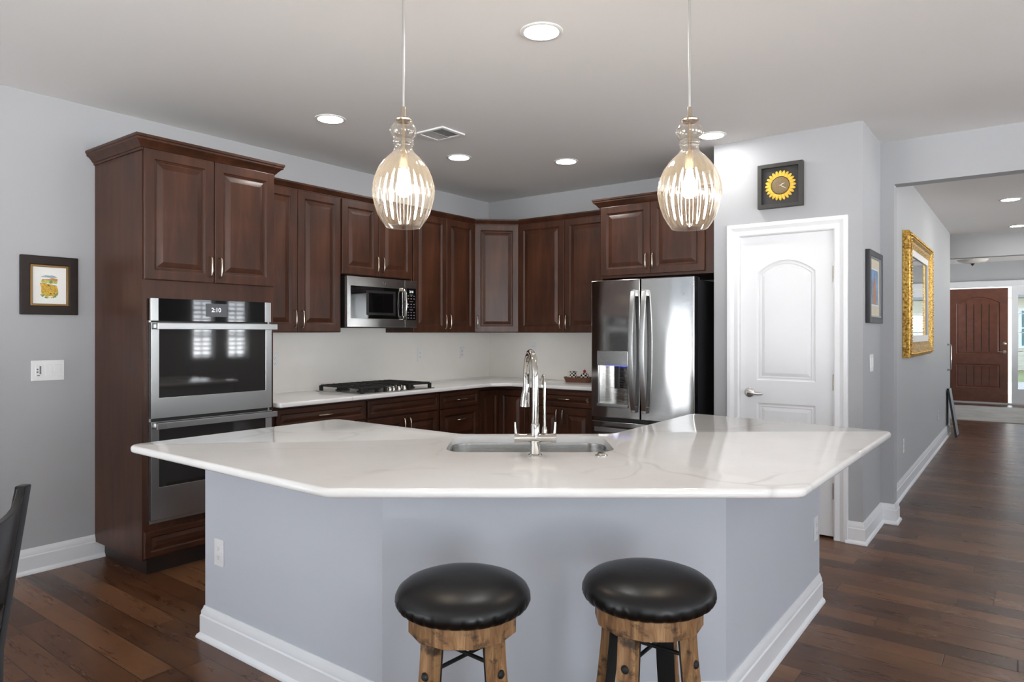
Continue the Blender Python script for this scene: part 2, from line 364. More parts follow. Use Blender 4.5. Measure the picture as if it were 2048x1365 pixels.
# pantry front wall with the door opening (reaches the floor)
struct(MB().plate([(-1.83, 0), (PD[0], 0), (PD[0], PD[3]), (PD[2], PD[3]), (PD[2], 0), (PX, 0), (PX, CEIL), (-1.83, CEIL)], [], PW, PW+.12, 'xz').build('wall_pantry', 'wall'))
struct(MB().box(PX-.12, PW+.12, 0, PX, HY, CEIL).build('wall_pantry_side', 'wall'))
struct(MB().box(-1.83, PW+.12, 0, -1.73, BW, CEIL).build('wall_alcove', 'wall'))
struct(MB().plate([(PX-.12, 0), (-.757, 0), (-.757, 2.433), (4.1, 2.433), (4.1, 0), (RX, 0), (RX, CEIL), (PX-.12, CEIL)], [], HY, HY+.13, 'xz').build('wall_opening', 'wall'))
struct(MB().box(PX-.12, HY+.13, 0, PX, 11.2, CEIL).build('wall_hall', 'wall_far'))
struct(MB().box(-2.3, 11.55, 2.43, RX, 11.70, CEIL).build('wall_hall_header', 'wall_far'))
struct(MB().box(-2.3, 10.90, 0, PX-.12, 11.0, CEIL).build('wall_foyer_return', 'wall_far'))
FY = 16.1
struct(MB().plate([(-2.3, 0), (-1.235, 0), (-1.235, 2.26), (.36, 2.26), (.36, 0), (2.2, 0), (2.2, CEIL), (-2.3, CEIL)], [], FY+.04, FY+.18, 'xz').build('wall_foyer', 'wall_far'))
wall('wall_foyer_left', (11.0, FY+.18), [], -2.42, -2.3, 'yz', 'wall_far')
fw = (13.4, .6, 15.2, 2.2)
wall('wall_foyer_right', (11.7, FY+.18), [fw], 2.2, 2.34, 'yz', 'wall_far')
struct(MB().box(2.2, 11.55, 0, RX, 11.70, 2.43).build('wall_hall_end', 'wall_far'))
rw = [(3.55, .95, 4.35, 2.25), (4.75, .95, 5.30, 2.25), (.6, .75, 2.4, 2.25), (-3.4, .12, -1.1, 2.3), (6.55, .86, 7.0, 2.25), (7.25, .86, 7.7, 2.25), (9.2, .75, 10.8, 2.25)]  # the unseen rearmost one is added to light the island front
wall('wall_right', (RY-.15, 11.7), rw, RX, RX+.14, 'yz')
bw = [(1.6, .8, 3.2, 2.3), (-4.1, .3, -2.7, 2.0)]  # unseen rear openings, the second added for light on the island
wall('wall_rear', (LW-.14, RX+.14), bw, RY-.14, RY, 'xz')

def portal(name, loc, rot, sx, sy):
    l = bpy.data.lights.new(name, 'AREA'); l.shape = 'RECTANGLE'; l.size = sx; l.size_y = sy; l.cycles.is_portal = True
    o = bpy.data.objects.new(name, l); C.objects.link(o); o.location = loc; o.rotation_euler = rot; return o
wcount = [0]
def window(plane, a0, z0, a1, z1, t, inward, nx=2, nz=3, slats=False):
    """frame, glazing bars, louvres and pane set in a wall opening; t = outer face, inward = direction sign into the room"""
    wcount[0] += 1; nm = 'window_%d' % wcount[0]
    d0, d1 = sorted((t, t+inward*.09)); b = MB()
    fr = .055
    b.plate(rect(a0, z0, a1, z1), [rect(a0+fr, z0+fr, a1-fr, z1-fr)], d0, d1, plane)
    m0 = (d0+d1)/2
    def bar(p0, q0, p1, q1, w=.012):
        (b.box(p0, m0-w, q0, p1, m0+w, q1) if plane == 'xz' else b.box(m0-w, p0, q0, m0+w, p1, q1))
    for i in range(1, nx): x = a0+(a1-a0)*i/nx; bar(x-.014, z0+fr, x+.014, z1-fr)
    for j in range(1, nz): z = z0+(z1-z0)*j/nz; bar(a0+fr, z-.012, a1-fr, z+.012)
    root = struct(b.build(nm, 'trim'))
    g = MB(); (g.box(a0+fr, m0-.003, z0+fr, a1-fr, m0+.003, z1-fr) if plane == 'xz' else g.box(m0-.003, a0+fr, z0+fr, m0+.003, a1-fr, z1-fr))
    g.build('pane', 'glass', root)
    if slats:
        s = MB(); n = int((z1-z0-.12)/.085); mi = t+inward*.115
        for k in range(n):
            z = z0+.08+k*.085
            s.add([(mi-.035, a0+fr, z-.012), (mi+.035, a0+fr, z+.018), (mi+.035, a1-fr, z+.018), (mi-.035, a1-fr, z-.012),
                   (mi-.035, a0+fr, z-.004), (mi+.035, a0+fr, z+.026), (mi+.035, a1-fr, z+.026), (mi-.035, a1-fr, z-.004)],
                  [(0, 1, 2, 3), (7, 6, 5, 4), (0, 3, 7, 4), (1, 5, 6, 2), (0, 4, 5, 1), (3, 2, 6, 7)])
        s.build('shutter_louvres', 'trim', root)
    ca, cz = (a0+a1)/2, (z0+z1)/2; e = t-inward*.03
    if plane == 'xz': portal('daylight_portal', (ca, e, cz), (PI/2 if inward > 0 else -PI/2, 0, 0) if False else ((PI/2, 0, 0) if inward < 0 else (-PI/2, 0, 0)), a1-a0, z1-z0)
    else: portal('daylight_portal', (e, ca, cz), (0, -PI/2, 0) if inward > 0 else (0, PI/2, 0), z1-z0, a1-a0)
    return root
pw = window('yz', *patio, LW-.14, +1, 1, 1)
window('yz', *fill_lwin, LW-.14, +1, 2, 2)
pw.children[0].data.materials[0] = M['dimglass']
for i, h in enumerate(rw): window('yz', *h, RX+.14, -1, 2, 3, slats=(h[0] in (6.55, 7.25)))
for h in bw: window('xz', *h, RY-.14, +1, 2, 2)
window('yz', *fw, 2.34, -1, 2, 3)

# ------------------------------------------------------------------ baseboards
BB = [(0, 0), (.030, 0), (.030, .006), (.026, .015), (.019, .021), (.017, .024), (.017, .098), (.013, .104), (.013, .118), (.007, .130), (.004, .142), (0, .142)]
def baseboard(name, path, parent=None):
    o = MB().sweep(path, BB).build(name, 'trim', parent, ang=30)
    return o if parent else struct(o)
baseboard('baseboard_left', [(LW, -.66), (LW, 1.84)])
baseboard('baseboard_hall', [(-.944, PW), (PX, PW), (PX, HY), (-.757, HY), (-.757, HY+.13), (PX, HY+.13), (PX, 11.0)])
baseboard('baseboard_rear', [(LW, RY), (LW, patio[0])])
baseboard('baseboard_right', [(RX, HY), (RX, RY)])

# ------------------------------------------------------------------ door generators
def arch(x0, z0, x1, z1, rise, n=14):
    p = [(x0, z0), (x1, z0)]
    for i in range(n+1):
        t = i/n; p.append((x1+(x0-x1)*t, z1-rise+rise*(1-(2*t-1)**2)))
    return p
def panel_door(panels, w_, h_, t, prof):
    """slab with moulded panels; panels = counter-clockwise outlines, prof = (inset, depth) rings"""
    b = MB(); v, f = scanfill(rect(0, 0, w_, h_), panels)
    b.add([(p[0], 0, p[1]) for p in v], f)
    b.add([(0, 0, 0), (w_, 0, 0), (w_, 0, h_), (0, 0, h_), (0, t, 0), (w_, t, 0), (w_, t, h_), (0, t, h_)], [(0, 1, 5, 4), (1, 2, 6, 5), (2, 3, 7, 6), (3, 0, 4, 7), (7, 6, 5, 4)])
    for pn in panels:
        lp = [[(q[0], y, q[1]) for q in offset(pn, d)] for d, y in prof]
        b.loft(lp, False, True)
    return b
# pantry door
dw, dh = -1.020+1.638, 2.036
pp = [(0, 0), (.006, .006), (.014, .008), (.022, .006), (.030, .009), (.052, .003), (.060, .0025)]
d = panel_door([arch(.115, 1.02, dw-.115, 1.86, .085), rect(.115, .20, dw-.115, .86)], dw, dh, .035, pp).build('door_1', 'door', loc=(-1.638, PW+.012, .016), ang=9)
struct(d)
for z in (.30, 1.02, 1.74):
    hb = MB(); hb.cyl((dw+.002, -.010, z-.05), (dw+.002, -.010, z+.05), .0075, 12); hb.lathe([(.006, 0), (.008, .006), (0, .012)], 12, (dw+.002, -.010, z+.05)); hb.box(dw-.002, -.010, z-.045, dw+.008, 0, z+.045)
    hb.build('hinge', 'nickel', d)
lv = MB()
lv.lathe([(.034, 0), (.034, .004), (.028, .010), (.014, .013), (.012, .04), (.011, .05)], 28, cap1=True)
lv.xf(Matrix.Rotation(PI/2, 4, 'X'))
lv.tube([(0, -.046, 0), (.02, -.05, .003), (.05, -.052, -.004), (.08, -.05, -.007), (.105, -.048, -.004)], [.011, .011, .009, .008, .007], 12)
lv.build('door_handle', 'rod', d, (.062, -.0005, .93))
cas = [(0, 0), (.004, .014), (.012, .018), (.04, .012), (.052, .016), (.064, .022), (.088, .022), (.09, .018), (.09, 0)]
def casing(name, x0, z1, x1, y, prof=cas, legs=True, z0=0):
    """mitred casing round a door opening: rings of the profile, in the wall plane"""
    b = MB(); lp = []
    for o, t in prof: lp.append([(x0-o, y-t, z0), (x0-o, y-t, z1+o), (x1+o, y-t, z1+o), (x1+o, y-t, z0)])
    n = 4; v = [p for l in lp for p in l]; fc = []
    for k in range(len(lp)-1):
        for i in range(3): fc.append((k*n+i, k*n+i+1, (k+1)*n+i+1, (k+1)*n+i))
    b.add(v, fc); return struct(b.build(name, 'trim', ang=20))
casing('trim_1', PD[0]+.004, PD[3]-.004, PD[2]-.004, PW)
struct(MB().plate([(PD[0], 0), (PD[0]+.004, 0), (PD[0]+.004, PD[3]-.004), (PD[2]-.004, PD[3]-.004), (PD[2]-.004, 0), (PD[2], 0), (PD[2], PD[3]), (PD[0], PD[3])], [], PW+.0, PW+.12, 'xz').build('trim_2', 'trim'))
# entry door
ew, eh = .935, 2.20
ed = panel_door([arch(.105, .93, ew-.125, 2.04, .12), rect(.105, .27, ew-.125, .73)], ew, eh, .045, [(0, 0), (.010, .010), (.022, .012), (.035, .006), (.045, .008)]).build('door_2', 'entry', loc=(-1.215, FY-.03, .03), ang=25)
struct(ed)
gr = MB()
for i in range(1, 5):
    x = .15+(ew-.32)*i/5
    gr.box(x-.005, .005, .975, x+.005, .0095, 1.90); gr.box(x-.005, .005, .315, x+.005, .0095, .685)
gr.build('plank_grooves', 'kick', ed)
kn = MB(); kn.lathe([(.034, 0), (.034, .006), (.026, .014), (.018, .016)], 20, cap1=True); kn.xf(Matrix.Rotation(PI/2, 4, 'X')); kn.build('deadbolt', 'nickel', ed, (ew-.055, 0, 1.13))
kn = MB(); kn.lathe([(.034, 0), (.034, .006), (.014, .012), (.012, .05)], 20, cap1=True); kn.xf(Matrix.Rotation(PI/2, 4, 'X')); kn.tube([(0, -.045, 0), (-.04, -.05, -.002), (-.11, -.048, 0)], [.011, .010, .008], 10); kn.build('door_handle', 'nickel', ed, (ew-.055, 0, .975))
# sidelight
sl = MB().plate(rect(-.225, .03, .33, 2.25), [rect(-.127, .30, .24, 2.09)], FY-.03, FY+.02, 'xz')
for k in range(1, 5):
    z = .30+1.79*k/5; sl.box(-.127, FY-.012, z-.008, .24, FY+.004, z+.008)
sl = struct(sl.build('window_%d' % (wcount[0]+1), 'trim')); MB().box(-.127, FY-.003, .30, .24, FY+.001, 2.09).build('pane', 'tinted', sl)
portal('daylight_portal', (.056, FY+.06, 1.2), (PI/2, 0, 0), .36, 1.78)
casing('trim_3', -1.225, 2.255, .35, FY+.04, [(0, 0), (0, .06), (.012, .07), (.11, .07), (.12, .06), (.12, 0)])
struct(MB().box(-1.225, FY-.06, 0, .35, FY+.12, .03).build('trim_4', 'subtop'))

# ------------------------------------------------------------------ ceiling lights and vent
LAB = ['round recessed downlight above the island, the largest of the ceiling lights', 'round recessed downlight above the double oven side of the ceiling', 'round recessed downlight just beyond the ceiling vent',
       'round recessed downlight above the corner near the fridge cabinet uppers', 'round recessed downlight by the pantry wall behind the pendant shade', 'round recessed downlight first in the hall ceiling past the opening', 'round recessed downlight second in the hall ceiling, deeper towards the entry']
for (x, y), lb in zip([(-1.764, 2.564), (-3.566, 2.797), (-3.545, 4.016), (-2.944, 4.625), (-1.746, 4.627), (-.131, 8.693), (-.091, 10.899)], LAB):
    t = thing('recessed_downlight', lb, 'ceiling light', (x, y, CEIL), 0, 'recessed ceiling downlights')
    MB().lathe([(.076, -.002), (.080, -.006), (.094, -.006), (.098, -.003), (.098, 0)], 40).build('trim_ring', 'baffle', t)
    MB().lathe([(.0001, -.0045), (.077, -.0035), (.077, 0)], 40).build('lens', 'downlight', t)
t = thing('ceiling_vent', 'square white louvred air vent in the ceiling beside the pendant', 'vent', (-3.22, 3.45, CEIL))
MB().plate(rect(-.13, -.115, .13, .115), [rect(-.10, -.088, .10, .088)], -.012, 0).build('frame', 'white', t, bevel=.003)
MB().box(-.10, -.088, -.002, .10, .088, 0).build('backing', 'vgap', t)
b = MB()
for k in range(12):
    y = -.082+k*.0145
    for s_, x0, x1 in ((1, -.10, -.002), (-1, .002, .10)):
        b.add([(x0, y, -.002), (x1, y, -.002), (x1, y+.009*s_+.003, -.010), (x0, y+.009*s_+.003, -.010)], [(0, 1, 2, 3)])
b.box(-.003, -.088, -.011, .003, .088, -.002)
b.build('louvres', 'louver', t)

# ------------------------------------------------------------------ pendants
SH = [(.066, .0), (.068, .002), (.082, .022), (.097, .05), (.108, .085), (.115, .115), (.117, .137), (.115, .16), (.108, .19), (.095, .222), (.078, .248), (.060, .268), (.045, .281), (.037, .292), (.034, .303), (.0345, .310), (.0385, .318), (.0375, .325), (.0355, .330), (.0375, .335), (.042, .342), (.048, .351), (.051, .362), (.0505, .372), (.046, .384), (.038, .393), (.0345, .400), (.0345, .406), (.030, .408)]
def dens(prof, k=3):
    o = []
    for (a, b_), (c, d_) in zip(prof, prof[1:]):
        for i in range(k): o.append((a+(c-a)*i/k, b_+(d_-b_)*i/k))
    return o+[prof[-1]]
def flute(r, a, z):
    if z < .012 or z > .262: return r
    e = min(1, (z-.012)/.05, (.262-z)/.06); return r*(1+.018*e*math.cos(24*a))
def pendant(loc, label):
    t = thing('pendant_lamp', label, 'pendant lamp', loc, 0, 'glass pendants over the island')
    s = MB().lathe(dens(SH), 192, mod=flute); s.build('glass_shade', 'shade', t, ang=180)  # shade material also carries a warm tint imitating golden bulb light
    MB().lathe([(.030, .404), (.034, .404), (.035, .409), (.030, .414), (.012, .418), (.0085, .43), (.0085, .455), (.007, .458)], 24).build('shade_cap', 'nickel', t)
    MB().cyl((0, 0, .45), (0, 0, CEIL-loc[2]-.02), .0052, 12).build('rod', 'rod', t)
    MB().lathe([(.006, -.045), (.02, -.03), (.06, -.018), (.065, 0)], 32, (0, 0, CEIL-loc[2])).build('ceiling_canopy', 'nickel', t)
    MB().lathe([(.006, .41), (.006, .30), (.013, .285), (.0165, .28), (.0165, .225), (.012, .222)], 20).build('socket_stem', 'nickel', t)
    MB().lathe([(.0001, .115), (.014, .118), (.024, .128), (.029, .145), (.027, .165), (.018, .19), (.013, .21), (.012, .224)], 24).build('bulb', 'bulb', t)
    return t
z0 = CAMZ+(666-455)/1365.3*2.6
pendant(cw((807-1024)/1365.3*2.6, 2.6, z0), 'clear fluted glass pendant hanging beside the ceiling vent, over the island end near the ovens')
pendant(cw((1379-1024)/1365.3*2.57, 2.57, CAMZ+(666-458)/1365.3*2.57), 'clear fluted glass pendant hanging in front of the fridge cabinet and pantry wall')

# ------------------------------------------------------------------ cabinet parts
DP = [(0, .020), (0, .004), (.002, .001), (.005, 0), (.052, 0), (.0545, .002), (.057, .0055), (.061, .007), (.064, .0105), (.070, .0105), (.074, .009), (.098, .0025), (.101, .002)]
def door_prof(fr):
    return [(d if d < .01 else d-.052+fr, y) for d, y in DP]
def pull(parent, x, z, vertical=True, L=.118):
    b = MB(); h = L/2
    pts = [(-h, -.002), (-h, -.016), (-h+.004, -.024), (-h+.012, -.028), (-h*.4, -.031), (h*.4, -.031), (h-.012, -.028), (h-.004, -.024), (h, -.016), (h, -.002)]
    path = [(0, y, a) if vertical else (a, y, 0) for a, y in pts]
    b.tube(path, [.0065, .005, .0045, .0045, .0055, .0055, .0045, .0045, .005, .0065], 10)
    return b.build('pull_handle', 'nickel', parent, (x, 0, z))
DRAWER = [(0, .020), (0, .004), (.002, .001), (.005, 0), (0, 0), (.003, .002), (.006, .006), (.010, .0068), (.013, .006), (.029, .0015), (.031, .001)]
def drawer_prof(fr): return DRAWER[:4]+[(fr+d, y) for d, y in DRAWER[4:]]
def cab_door(t, x0, z0, x1, z1, handle=None, name='door', fr=.055, mat='wood', y=-.02):
    o = MB().nested(0, 0, x1-x0, z1-z0, drawer_prof(.032) if z1-z0 < .2 else door_prof(fr)).build(name, mat, t, (x0, y, z0), ang=9)
    if handle: pull(o, *handle)
    return o
CROWN = [(0, 0), (.008, 0), (.008, .012), (.014, .014), (.020, .024), (.034, .040), (.044, .046), (.048, .050), (.048, .060), (.054, .064), (.054, .078), (0, .078)]
LCROWN = [(0, 0), (.006, 0), (.006, .010), (.012, .014), (.020, .028), (.030, .036), (.034, .040), (.034, .052), (0, .052)]
def cab_body(t, w_, d_, z0, z1): return MB().box(0, 0, z0, w_, d_, z1).build('body', 'wood', t, bevel=.0015, seg=1)
def two_doors(t, w_, z0, z1, hz, g=.003, e=.006, split=None):
    m = split or w_/2
    cab_door(t, e, z0, m-g/2, z1, (m-g/2-e-.030, hz-z0))
    cab_door(t, m+g/2, z0, w_-e, z1, (.030, hz-z0))
RL = PI/2     # facing into the room from the oven wall
XF = -3.92    # face of full-depth cabinets on the oven wall
UB, UT = 1.372, 2.400
# tall oven cabinet
t = thing('oven_cabinet', 'tall dark cherry cabinet that holds the double oven', 'cabinet', (XF, 1.79, 0), RL)
W0 = .825; D0 = XF-LW-.004
ob = MB()
ob.plate([(.0, .10), (W0, .10), (W0, 2.405), (0, 2.405)], [rect(.05, .315, W0-.05, 1.555)], 0, .02, 'xz')
ob.plate([(0, .10), (.53, .10), (D0, .10), (D0, 2.405), (0, 2.405)][::1], [], 0, .018, 'yz') if False else ob.box(0, .02, .10, .018, D0, 2.405)
ob.box(W0-.018, .02, .10, W0, D0, 2.405); ob.box(.018, .02, 2.385, W0-.018, D0, 2.405); ob.box(.018, .02, .28, W0-.018, D0, .298); ob.box(.018, D0-.01, .10, W0-.018, D0, 2.385)
ob.build('body', 'wood', t)
cab_door(t, .004, 1.668, W0/2-.0015, 2.400, (W0/2-.004-.030, .095)); cab_door(t, W0/2+.0015, 1.668, W0-.004, 2.400, (.030, .095))
dr = cab_door(t, .006, .112, W0-.006, .262, (W0/2, .08, False), 'drawer', .040, 'woodh')
MB().sweep([(0, D0), (0, 0), (W0, 0), (W0, .272)], CROWN, z=2.388).build('crown_moulding', 'wood', t, ang=25)
MB().box(.05, .055, 0, W0, D0, .10).build('toe_kick', 'kick', t, bevel=.001)
# double oven
t = thing('double_wall_oven', 'stainless double wall oven built into the tall cabinet', 'oven', (-3.9, 1.82, .30), RL)
OW = .758
MB().box(.028, .022, .02, OW-.028, .55, 1.25).build('oven_body', 'dark', t)
b = MB().box(0, 0, 0, OW, .025, .016); b.box(0, .005, .016, .012, .025, 1.262); b.box(OW-.012, .005, .016, OW, .025, 1.262); b.build('trim_frame', 'steel', t, bevel=.001)
MB().box(.012, .012, .016, OW-.012, .024, 1.13).build('gap_shadow_strip', 'black', t)
cp = MB().box(.044, -.014, 1.137, OW-.044, .02, 1.264).build('control_panel', 'blackglass', t, bevel=.001)
dp = MB().box(.32, -.0148, 1.165, .455, -.0138, 1.243).build('display', 'screen', cp)
text_mb('2:10', .036, at=(.385, -.0152, 1.205)).build('clock_digits', 'digit', dp)
for x0, x1 in ((0, .044), (OW-.044, OW)): MB().box(x0, -.014, 1.137, x1, .02, 1.264).build('panel_end_cap', 'steel', t, bevel=.0015)
def oven_door(z0, z1, gz0, gz1, nm):
    dd = MB().plate(rect(0, 0, OW, z1-z0), [rect(.044, gz0-z0, OW-.044, gz1-z0)], -.022, .012, 'xz').build('oven_door', 'steel', t, (0, 0, z0), bevel=.0015)
    MB().box(.044, -.0195, gz0-z0, OW-.044, .010, gz1-z0).build('door_glass', 'ovenglass', dd)
    hz = z1-z0-.021
    h = MB().box(.012, -.072, hz-.018, OW+.010, -.052, hz+.018)
    for x in (.035, OW-.05): h.box(x-.014, -.054, hz-.012, x+.014, -.020, hz+.012)
    h.build('bar_handle', 'steel', dd, bevel=.003)
oven_door(.59, 1.128, .704, 1.10, 'upper'); oven_door(.022, .572, .203, .535, 'lower')

# wall cabinets on the oven wall (front face x = -4.18)
UXF = -4.20; UD = UXF-LW-.004
def upper(name, label, y0, y1, zb, hz, depth=UD, split=None):
    t = thing(name, label, 'cabinet', (UXF, y0, 0), RL, 'dark cherry wall cabinets')
    w_ = y1-y0; cab_body(t, w_, depth, zb, 2.405); two_doors(t, w_, zb+.003, UT, hz, split=split)
    MB().sweep([(0, 0), (w_, 0)], LCROWN, z=2.398).build('crown_moulding', 'wood', t, ang=25)
    return t
upper('wall_cabinet', 'tall two door wall cabinet between the oven cabinet and the microwave', 2.615, 3.382, UB, 1.47, split=.377)
upper('wall_cabinet', 'short two door wall cabinet directly above the microwave', 3.382, 4.143, 1.822, 1.92)
upper('wall_cabinet', 'tall two door wall cabinet between the microwave and the corner cabinet', 4.143, 4.968, UB, 1.47, split=.425)
# corner cabinet with one angled door
t = thing('corner_wall_cabinet', 'angled single door wall cabinet in the corner', 'cabinet', (LW, 4.968, 0), 0, 'dark cherry wall cabinets')
cx0, cy0 = UXF-LW, 0.0; cx1, cy1 = -3.885-LW, 5.27-4.968
MB().plate([(.004, .0008), (cx0, cy0+.0008), (cx1, cy1), (cx1, BW-4.968-.004), (.004, BW-4.968-.004)], [], UB, 2.405).build('body', 'wood', t, bevel=.0015, seg=1)
dl = math.hypot(cx1-cx0, cy1-cy0); da = math.atan2(cy1-cy0, cx1-cx0)
o = MB().nested(.008, 0, dl-.008, UT-UB-.003, door_prof(.055)).build('door', 'wood', t, (cx0+.02*math.sin(da), cy0-.02*math.cos(da), UB+.003), da, ang=9)
pull(o, .036, .10)
MB().sweep([(cx0, cy0), (cx1, cy1)], LCROWN, z=2.398).build('crown_moulding', 'wood', t, ang=25)
# back wall cabinets
t = thing('wall_cabinet', 'tall two door wall cabinet between the corner cabinet and the fridge', 'cabinet', (-3.885, 5.27, 0), 0, 'dark cherry wall cabinets')
w_ = -2.815+3.885; cab_body(t, w_, BW-5.274, UB, 2.405)
cab_door(t, .008, UB+.003, .520, UT, (.512-.030, .095)); cab_door(t, .524, UB+.003, w_-.02, UT, (.030, .095))
MB().sweep([(0, 0), (w_, 0)], LCROWN, z=2.398).build('crown_moulding', 'wood', t, ang=25)
t = thing('fridge_cabinet', 'deep two door cabinet with crown moulding above the fridge', 'cabinet', (-2.812, 4.95, 0), 0)
w_ = -1.835+2.812; dd_ = BW-4.954
MB().box(0, 0, 1.815, w_, dd_, 2.405).build('body', 'wood', t, bevel=.0015, seg=1)
MB().box(0, .002, 0, .018, dd_, 1.815).build('side_panel', 'wood', t, bevel=.001)
cab_door(t, .010, 1.835, .452, UT, (.442-.028, .10)); cab_door(t, .455, 1.835, .895, UT, (.028, .10))
MB().sweep([(0, .312), (0, 0), (w_, 0)], CROWN, z=2.388).build('crown_moulding', 'wood', t, ang=25)

# base cabinets
def base(name, label, y0, y1):
    t = thing(name, label, 'cabinet', (XF, y0, 0), RL, 'dark cherry base cabinets'); w_ = y1-y0
    MB().box(0, 0, .10, w_, XF-LW-.004, .8815).build('body', 'wood', t, bevel=.001, seg=1); MB().box(0, .07, 0, w_, .3, .10).build('toe_kick', 'kick', t); return t, w_
t, w_ = base('base_cabinet', 'base cabinet with a wide drawer beside the oven cabinet', 2.617, 3.392)
cab_door(t, .01, .732, w_-.006, .866, (w_/2, .07, False), 'drawer', .036, 'woodh'); two_doors(t, w_, .115, .722, .64)
t, w_ = base('base_cabinet', 'base cabinet under the gas cooktop with two doors', 3.394, 4.178)
cab_door(t, .008, .732, w_-.006, .866, None, 'false_drawer_front', .036, 'woodh'); two_doors(t, w_, .115, .722, .64)
t, w_ = base('drawer_base_cabinet', 'stack of three drawers between the cooktop cabinet and the corner', 4.180, 4.690)
for a, b_ in ((.732, .866), (.420, .722), (.115, .410)): cab_door(t, .008, a, w_-.006, b_, (w_/2, (b_-a)/2+ (.055 if b_-a > .2 else 0), False), 'drawer', .036 if a > .7 else .05, 'woodh')
t = thing('corner_base_cabinet', 'inner corner base cabinet with a folding pair of narrow doors', 'cabinet', (LW, BW, 0))
x1, y1, = XF-LW, 4.692-BW; cx = -3.58-LW; cyy = 4.99-BW
MB().plate([(0, 0), (0, y1), (x1-.03, y1), (x1-.03, cyy+.03), (cx, cyy+.03), (cx, 0)], [], .10, .882).build('body', 'kick', t)
b = MB(); b.box(x1-.03, y1, .855, x1, cyy, .882); b.box(x1-.03, cyy, .855, cx, cyy+.03, .882); b.box(x1-.03, y1, .10, x1, y1+.022, .855); b.box(cx-.03, cyy, .10, cx, cyy+.03, .855); b.build('face_frame', 'wood', t)
MB().plate([(0, 0), (0, y1), (x1-.09, y1), (x1-.09, cyy+.09), (cx, cyy+.09), (cx, 0)], [], 0, .10).build('toe_kick', 'kick', t)
lf = cyy-y1-.022-.004
o = MB().nested(0, .115, lf+.012, .846, door_prof(.050)).build('door', 'wood', t, (x1+.006, y1+.026, 0), RL, ang=9)
o = MB().nested(0, .115, cx-x1-.040, .846, door_prof(.050)).build('door', 'wood', t, (x1+.008, cyy-.006, 0), 0, ang=9)
t = thing('base_cabinet', 'base cabinet with drawer and two doors beside the fridge', 'cabinet', (-3.575, 4.99, 0), 0, 'dark cherry base cabinets'); w_ = .755
MB().box(0, 0, .10, w_, BW-4.994, .8815).build('body', 'wood', t, bevel=.001, seg=1); MB().box(0, .07, 0, w_, .3, .10).build('toe_kick', 'kick', t)
cab_door(t, .045, .732, .67, .866, (.355, .067, False), 'drawer', .036, 'woodh')
cab_door(t, .045, .115, .3575, .722, (.3125-.03, .53)); cab_door(t, .3605, .115, .67, .722, (.03, .53))

# countertops
def slab(outline, holes, z0, z1, name, mat, parent=None, r=.008):
    b = MB(); m_ = 4; rings = []
    for k in range(m_+1): a = PI/2*k/m_; rings.append((r-r*math.sin(a), z1-r+r*math.cos(a)))
    rings += [(0, z0+r)]
    for k in range(1, m_+1): a = PI/2*k/m_; rings.append((r-r*math.cos(a), z0+r-r*math.sin(a)))
    lp = [[(p[0], p[1], z) for p in offset(outline, d)] for d, z in rings]
    b.loft(lp, False, False)
    top = offset(outline, r)
    v, f_ = scanfill(top, holes)
    b.add([(p[0], p[1], z1) for p in v], f_); b.add([(p[0], p[1], z0) for p in v], [q[::-1] for q in f_])
    for h in holes:
        n = len(h); b.add([(p[0], p[1], z1) for p in h]+[(p[0], p[1], z0) for p in h], [(i, (i+1) % n, n+(i+1) % n, n+i) for i in range(n)])
    return b.build(name, mat, parent, ang=50)
pc = fillet([(LW+.002, BW-.002), (LW+.002, 2.618), (-3.845, 2.618), (-3.86, 4.80), (-3.74, 4.945), (-2.816, 4.945), (-2.816, BW-.002)], [0, 0, .012, .05, .05, 0, 0], 5)
ct = slab(pc, [], .882, .914, 'kitchen_countertop', 'quartz')
tag(ct, 'white quartz worktop running round the corner on the base cabinets', 'countertop')
bs = MB().box(LW+.001, 2.618, .914, LW+.013, BW-.001, UB-.001); bs.box(LW+.001, 3.384, UB-.002, LW+.013, 4.141, 1.43); bs.box(LW+.013, BW-.013, .914, -2.815, BW-.001, UB-.001)
tag(bs.build('backsplash', 'splash'), 'plain pale backsplash on the wall behind the worktop', 'backsplash')

# ------------------------------------------------------------------ microwave
t = thing('microwave', 'stainless microwave mounted above the cooktop', 'microwave', (-4.12, 3.388, 1.415), RL)
mw = .742; mh = .39
MB().box(0, .03, 0, mw, -4.12-LW-.012 if False else .395, mh).build('case', 'black', t, bevel=.002)
md = MB().plate(rect(0, 0, .600, mh), [rect(.034, .066, .575, .318)], 0, .03, 'xz').build('door', 'steel', t, (0, 0, 0), bevel=.002)
MB().box(.034, .003, .066, .575, .026, .318).build('door_window', 'blackglass', md)
MB().plate(rect(.19, .095, .50, .29), [rect(.215, .115, .475, .27)], .0025, .0032, 'xz').build('window_border', 'black', md)
h = MB().tube([(.575, -.012, .075), (.577, -.034, .10), (.578, -.042, .19), (.577, -.034, .285), (.575, -.012, .312)], [.012, .012, .012, .012, .012], 12, flat=.7)
h.box(.562, -.022, .062, .588, .002, .092); h.box(.562, -.022, .295, .588, .002, .325); h.build('door_handle', 'chrome', md, bevel=.001)
em = MB(); em.lathe([(.0115, 0), (.0125, .0015), (.0135, 0)], 24); em.xf(Matrix.Rotation(PI/2, 4, 'X')); em.xf(Matrix.Translation((.375, -.0005, .352))); text_mb('ge', .015, em, at=(.375, -.0012, .353)); em.build('badge', 'chrome', md)
cp = MB().box(.603, 0, 0, mw, .03, mh).build('control_panel', 'steel', t, bevel=.002)
cg = MB().box(.622, -.0015, .062, .728, .02, .325).build('keypad', 'blackglass', cp)
text_mb('2:18', .026, at=(.675, -.0022, .297)).build('clock_digits', 'digit', cp)
kb = MB()
for r_ in range(9):
    for c_ in range(3):
        if r_ in (2, 5): continue
        x = .640+c_*.033; z = .262-r_*.023; kb.box(x-.008, -.0021, z-.0035, x+.008, -.0016, z+.0035)
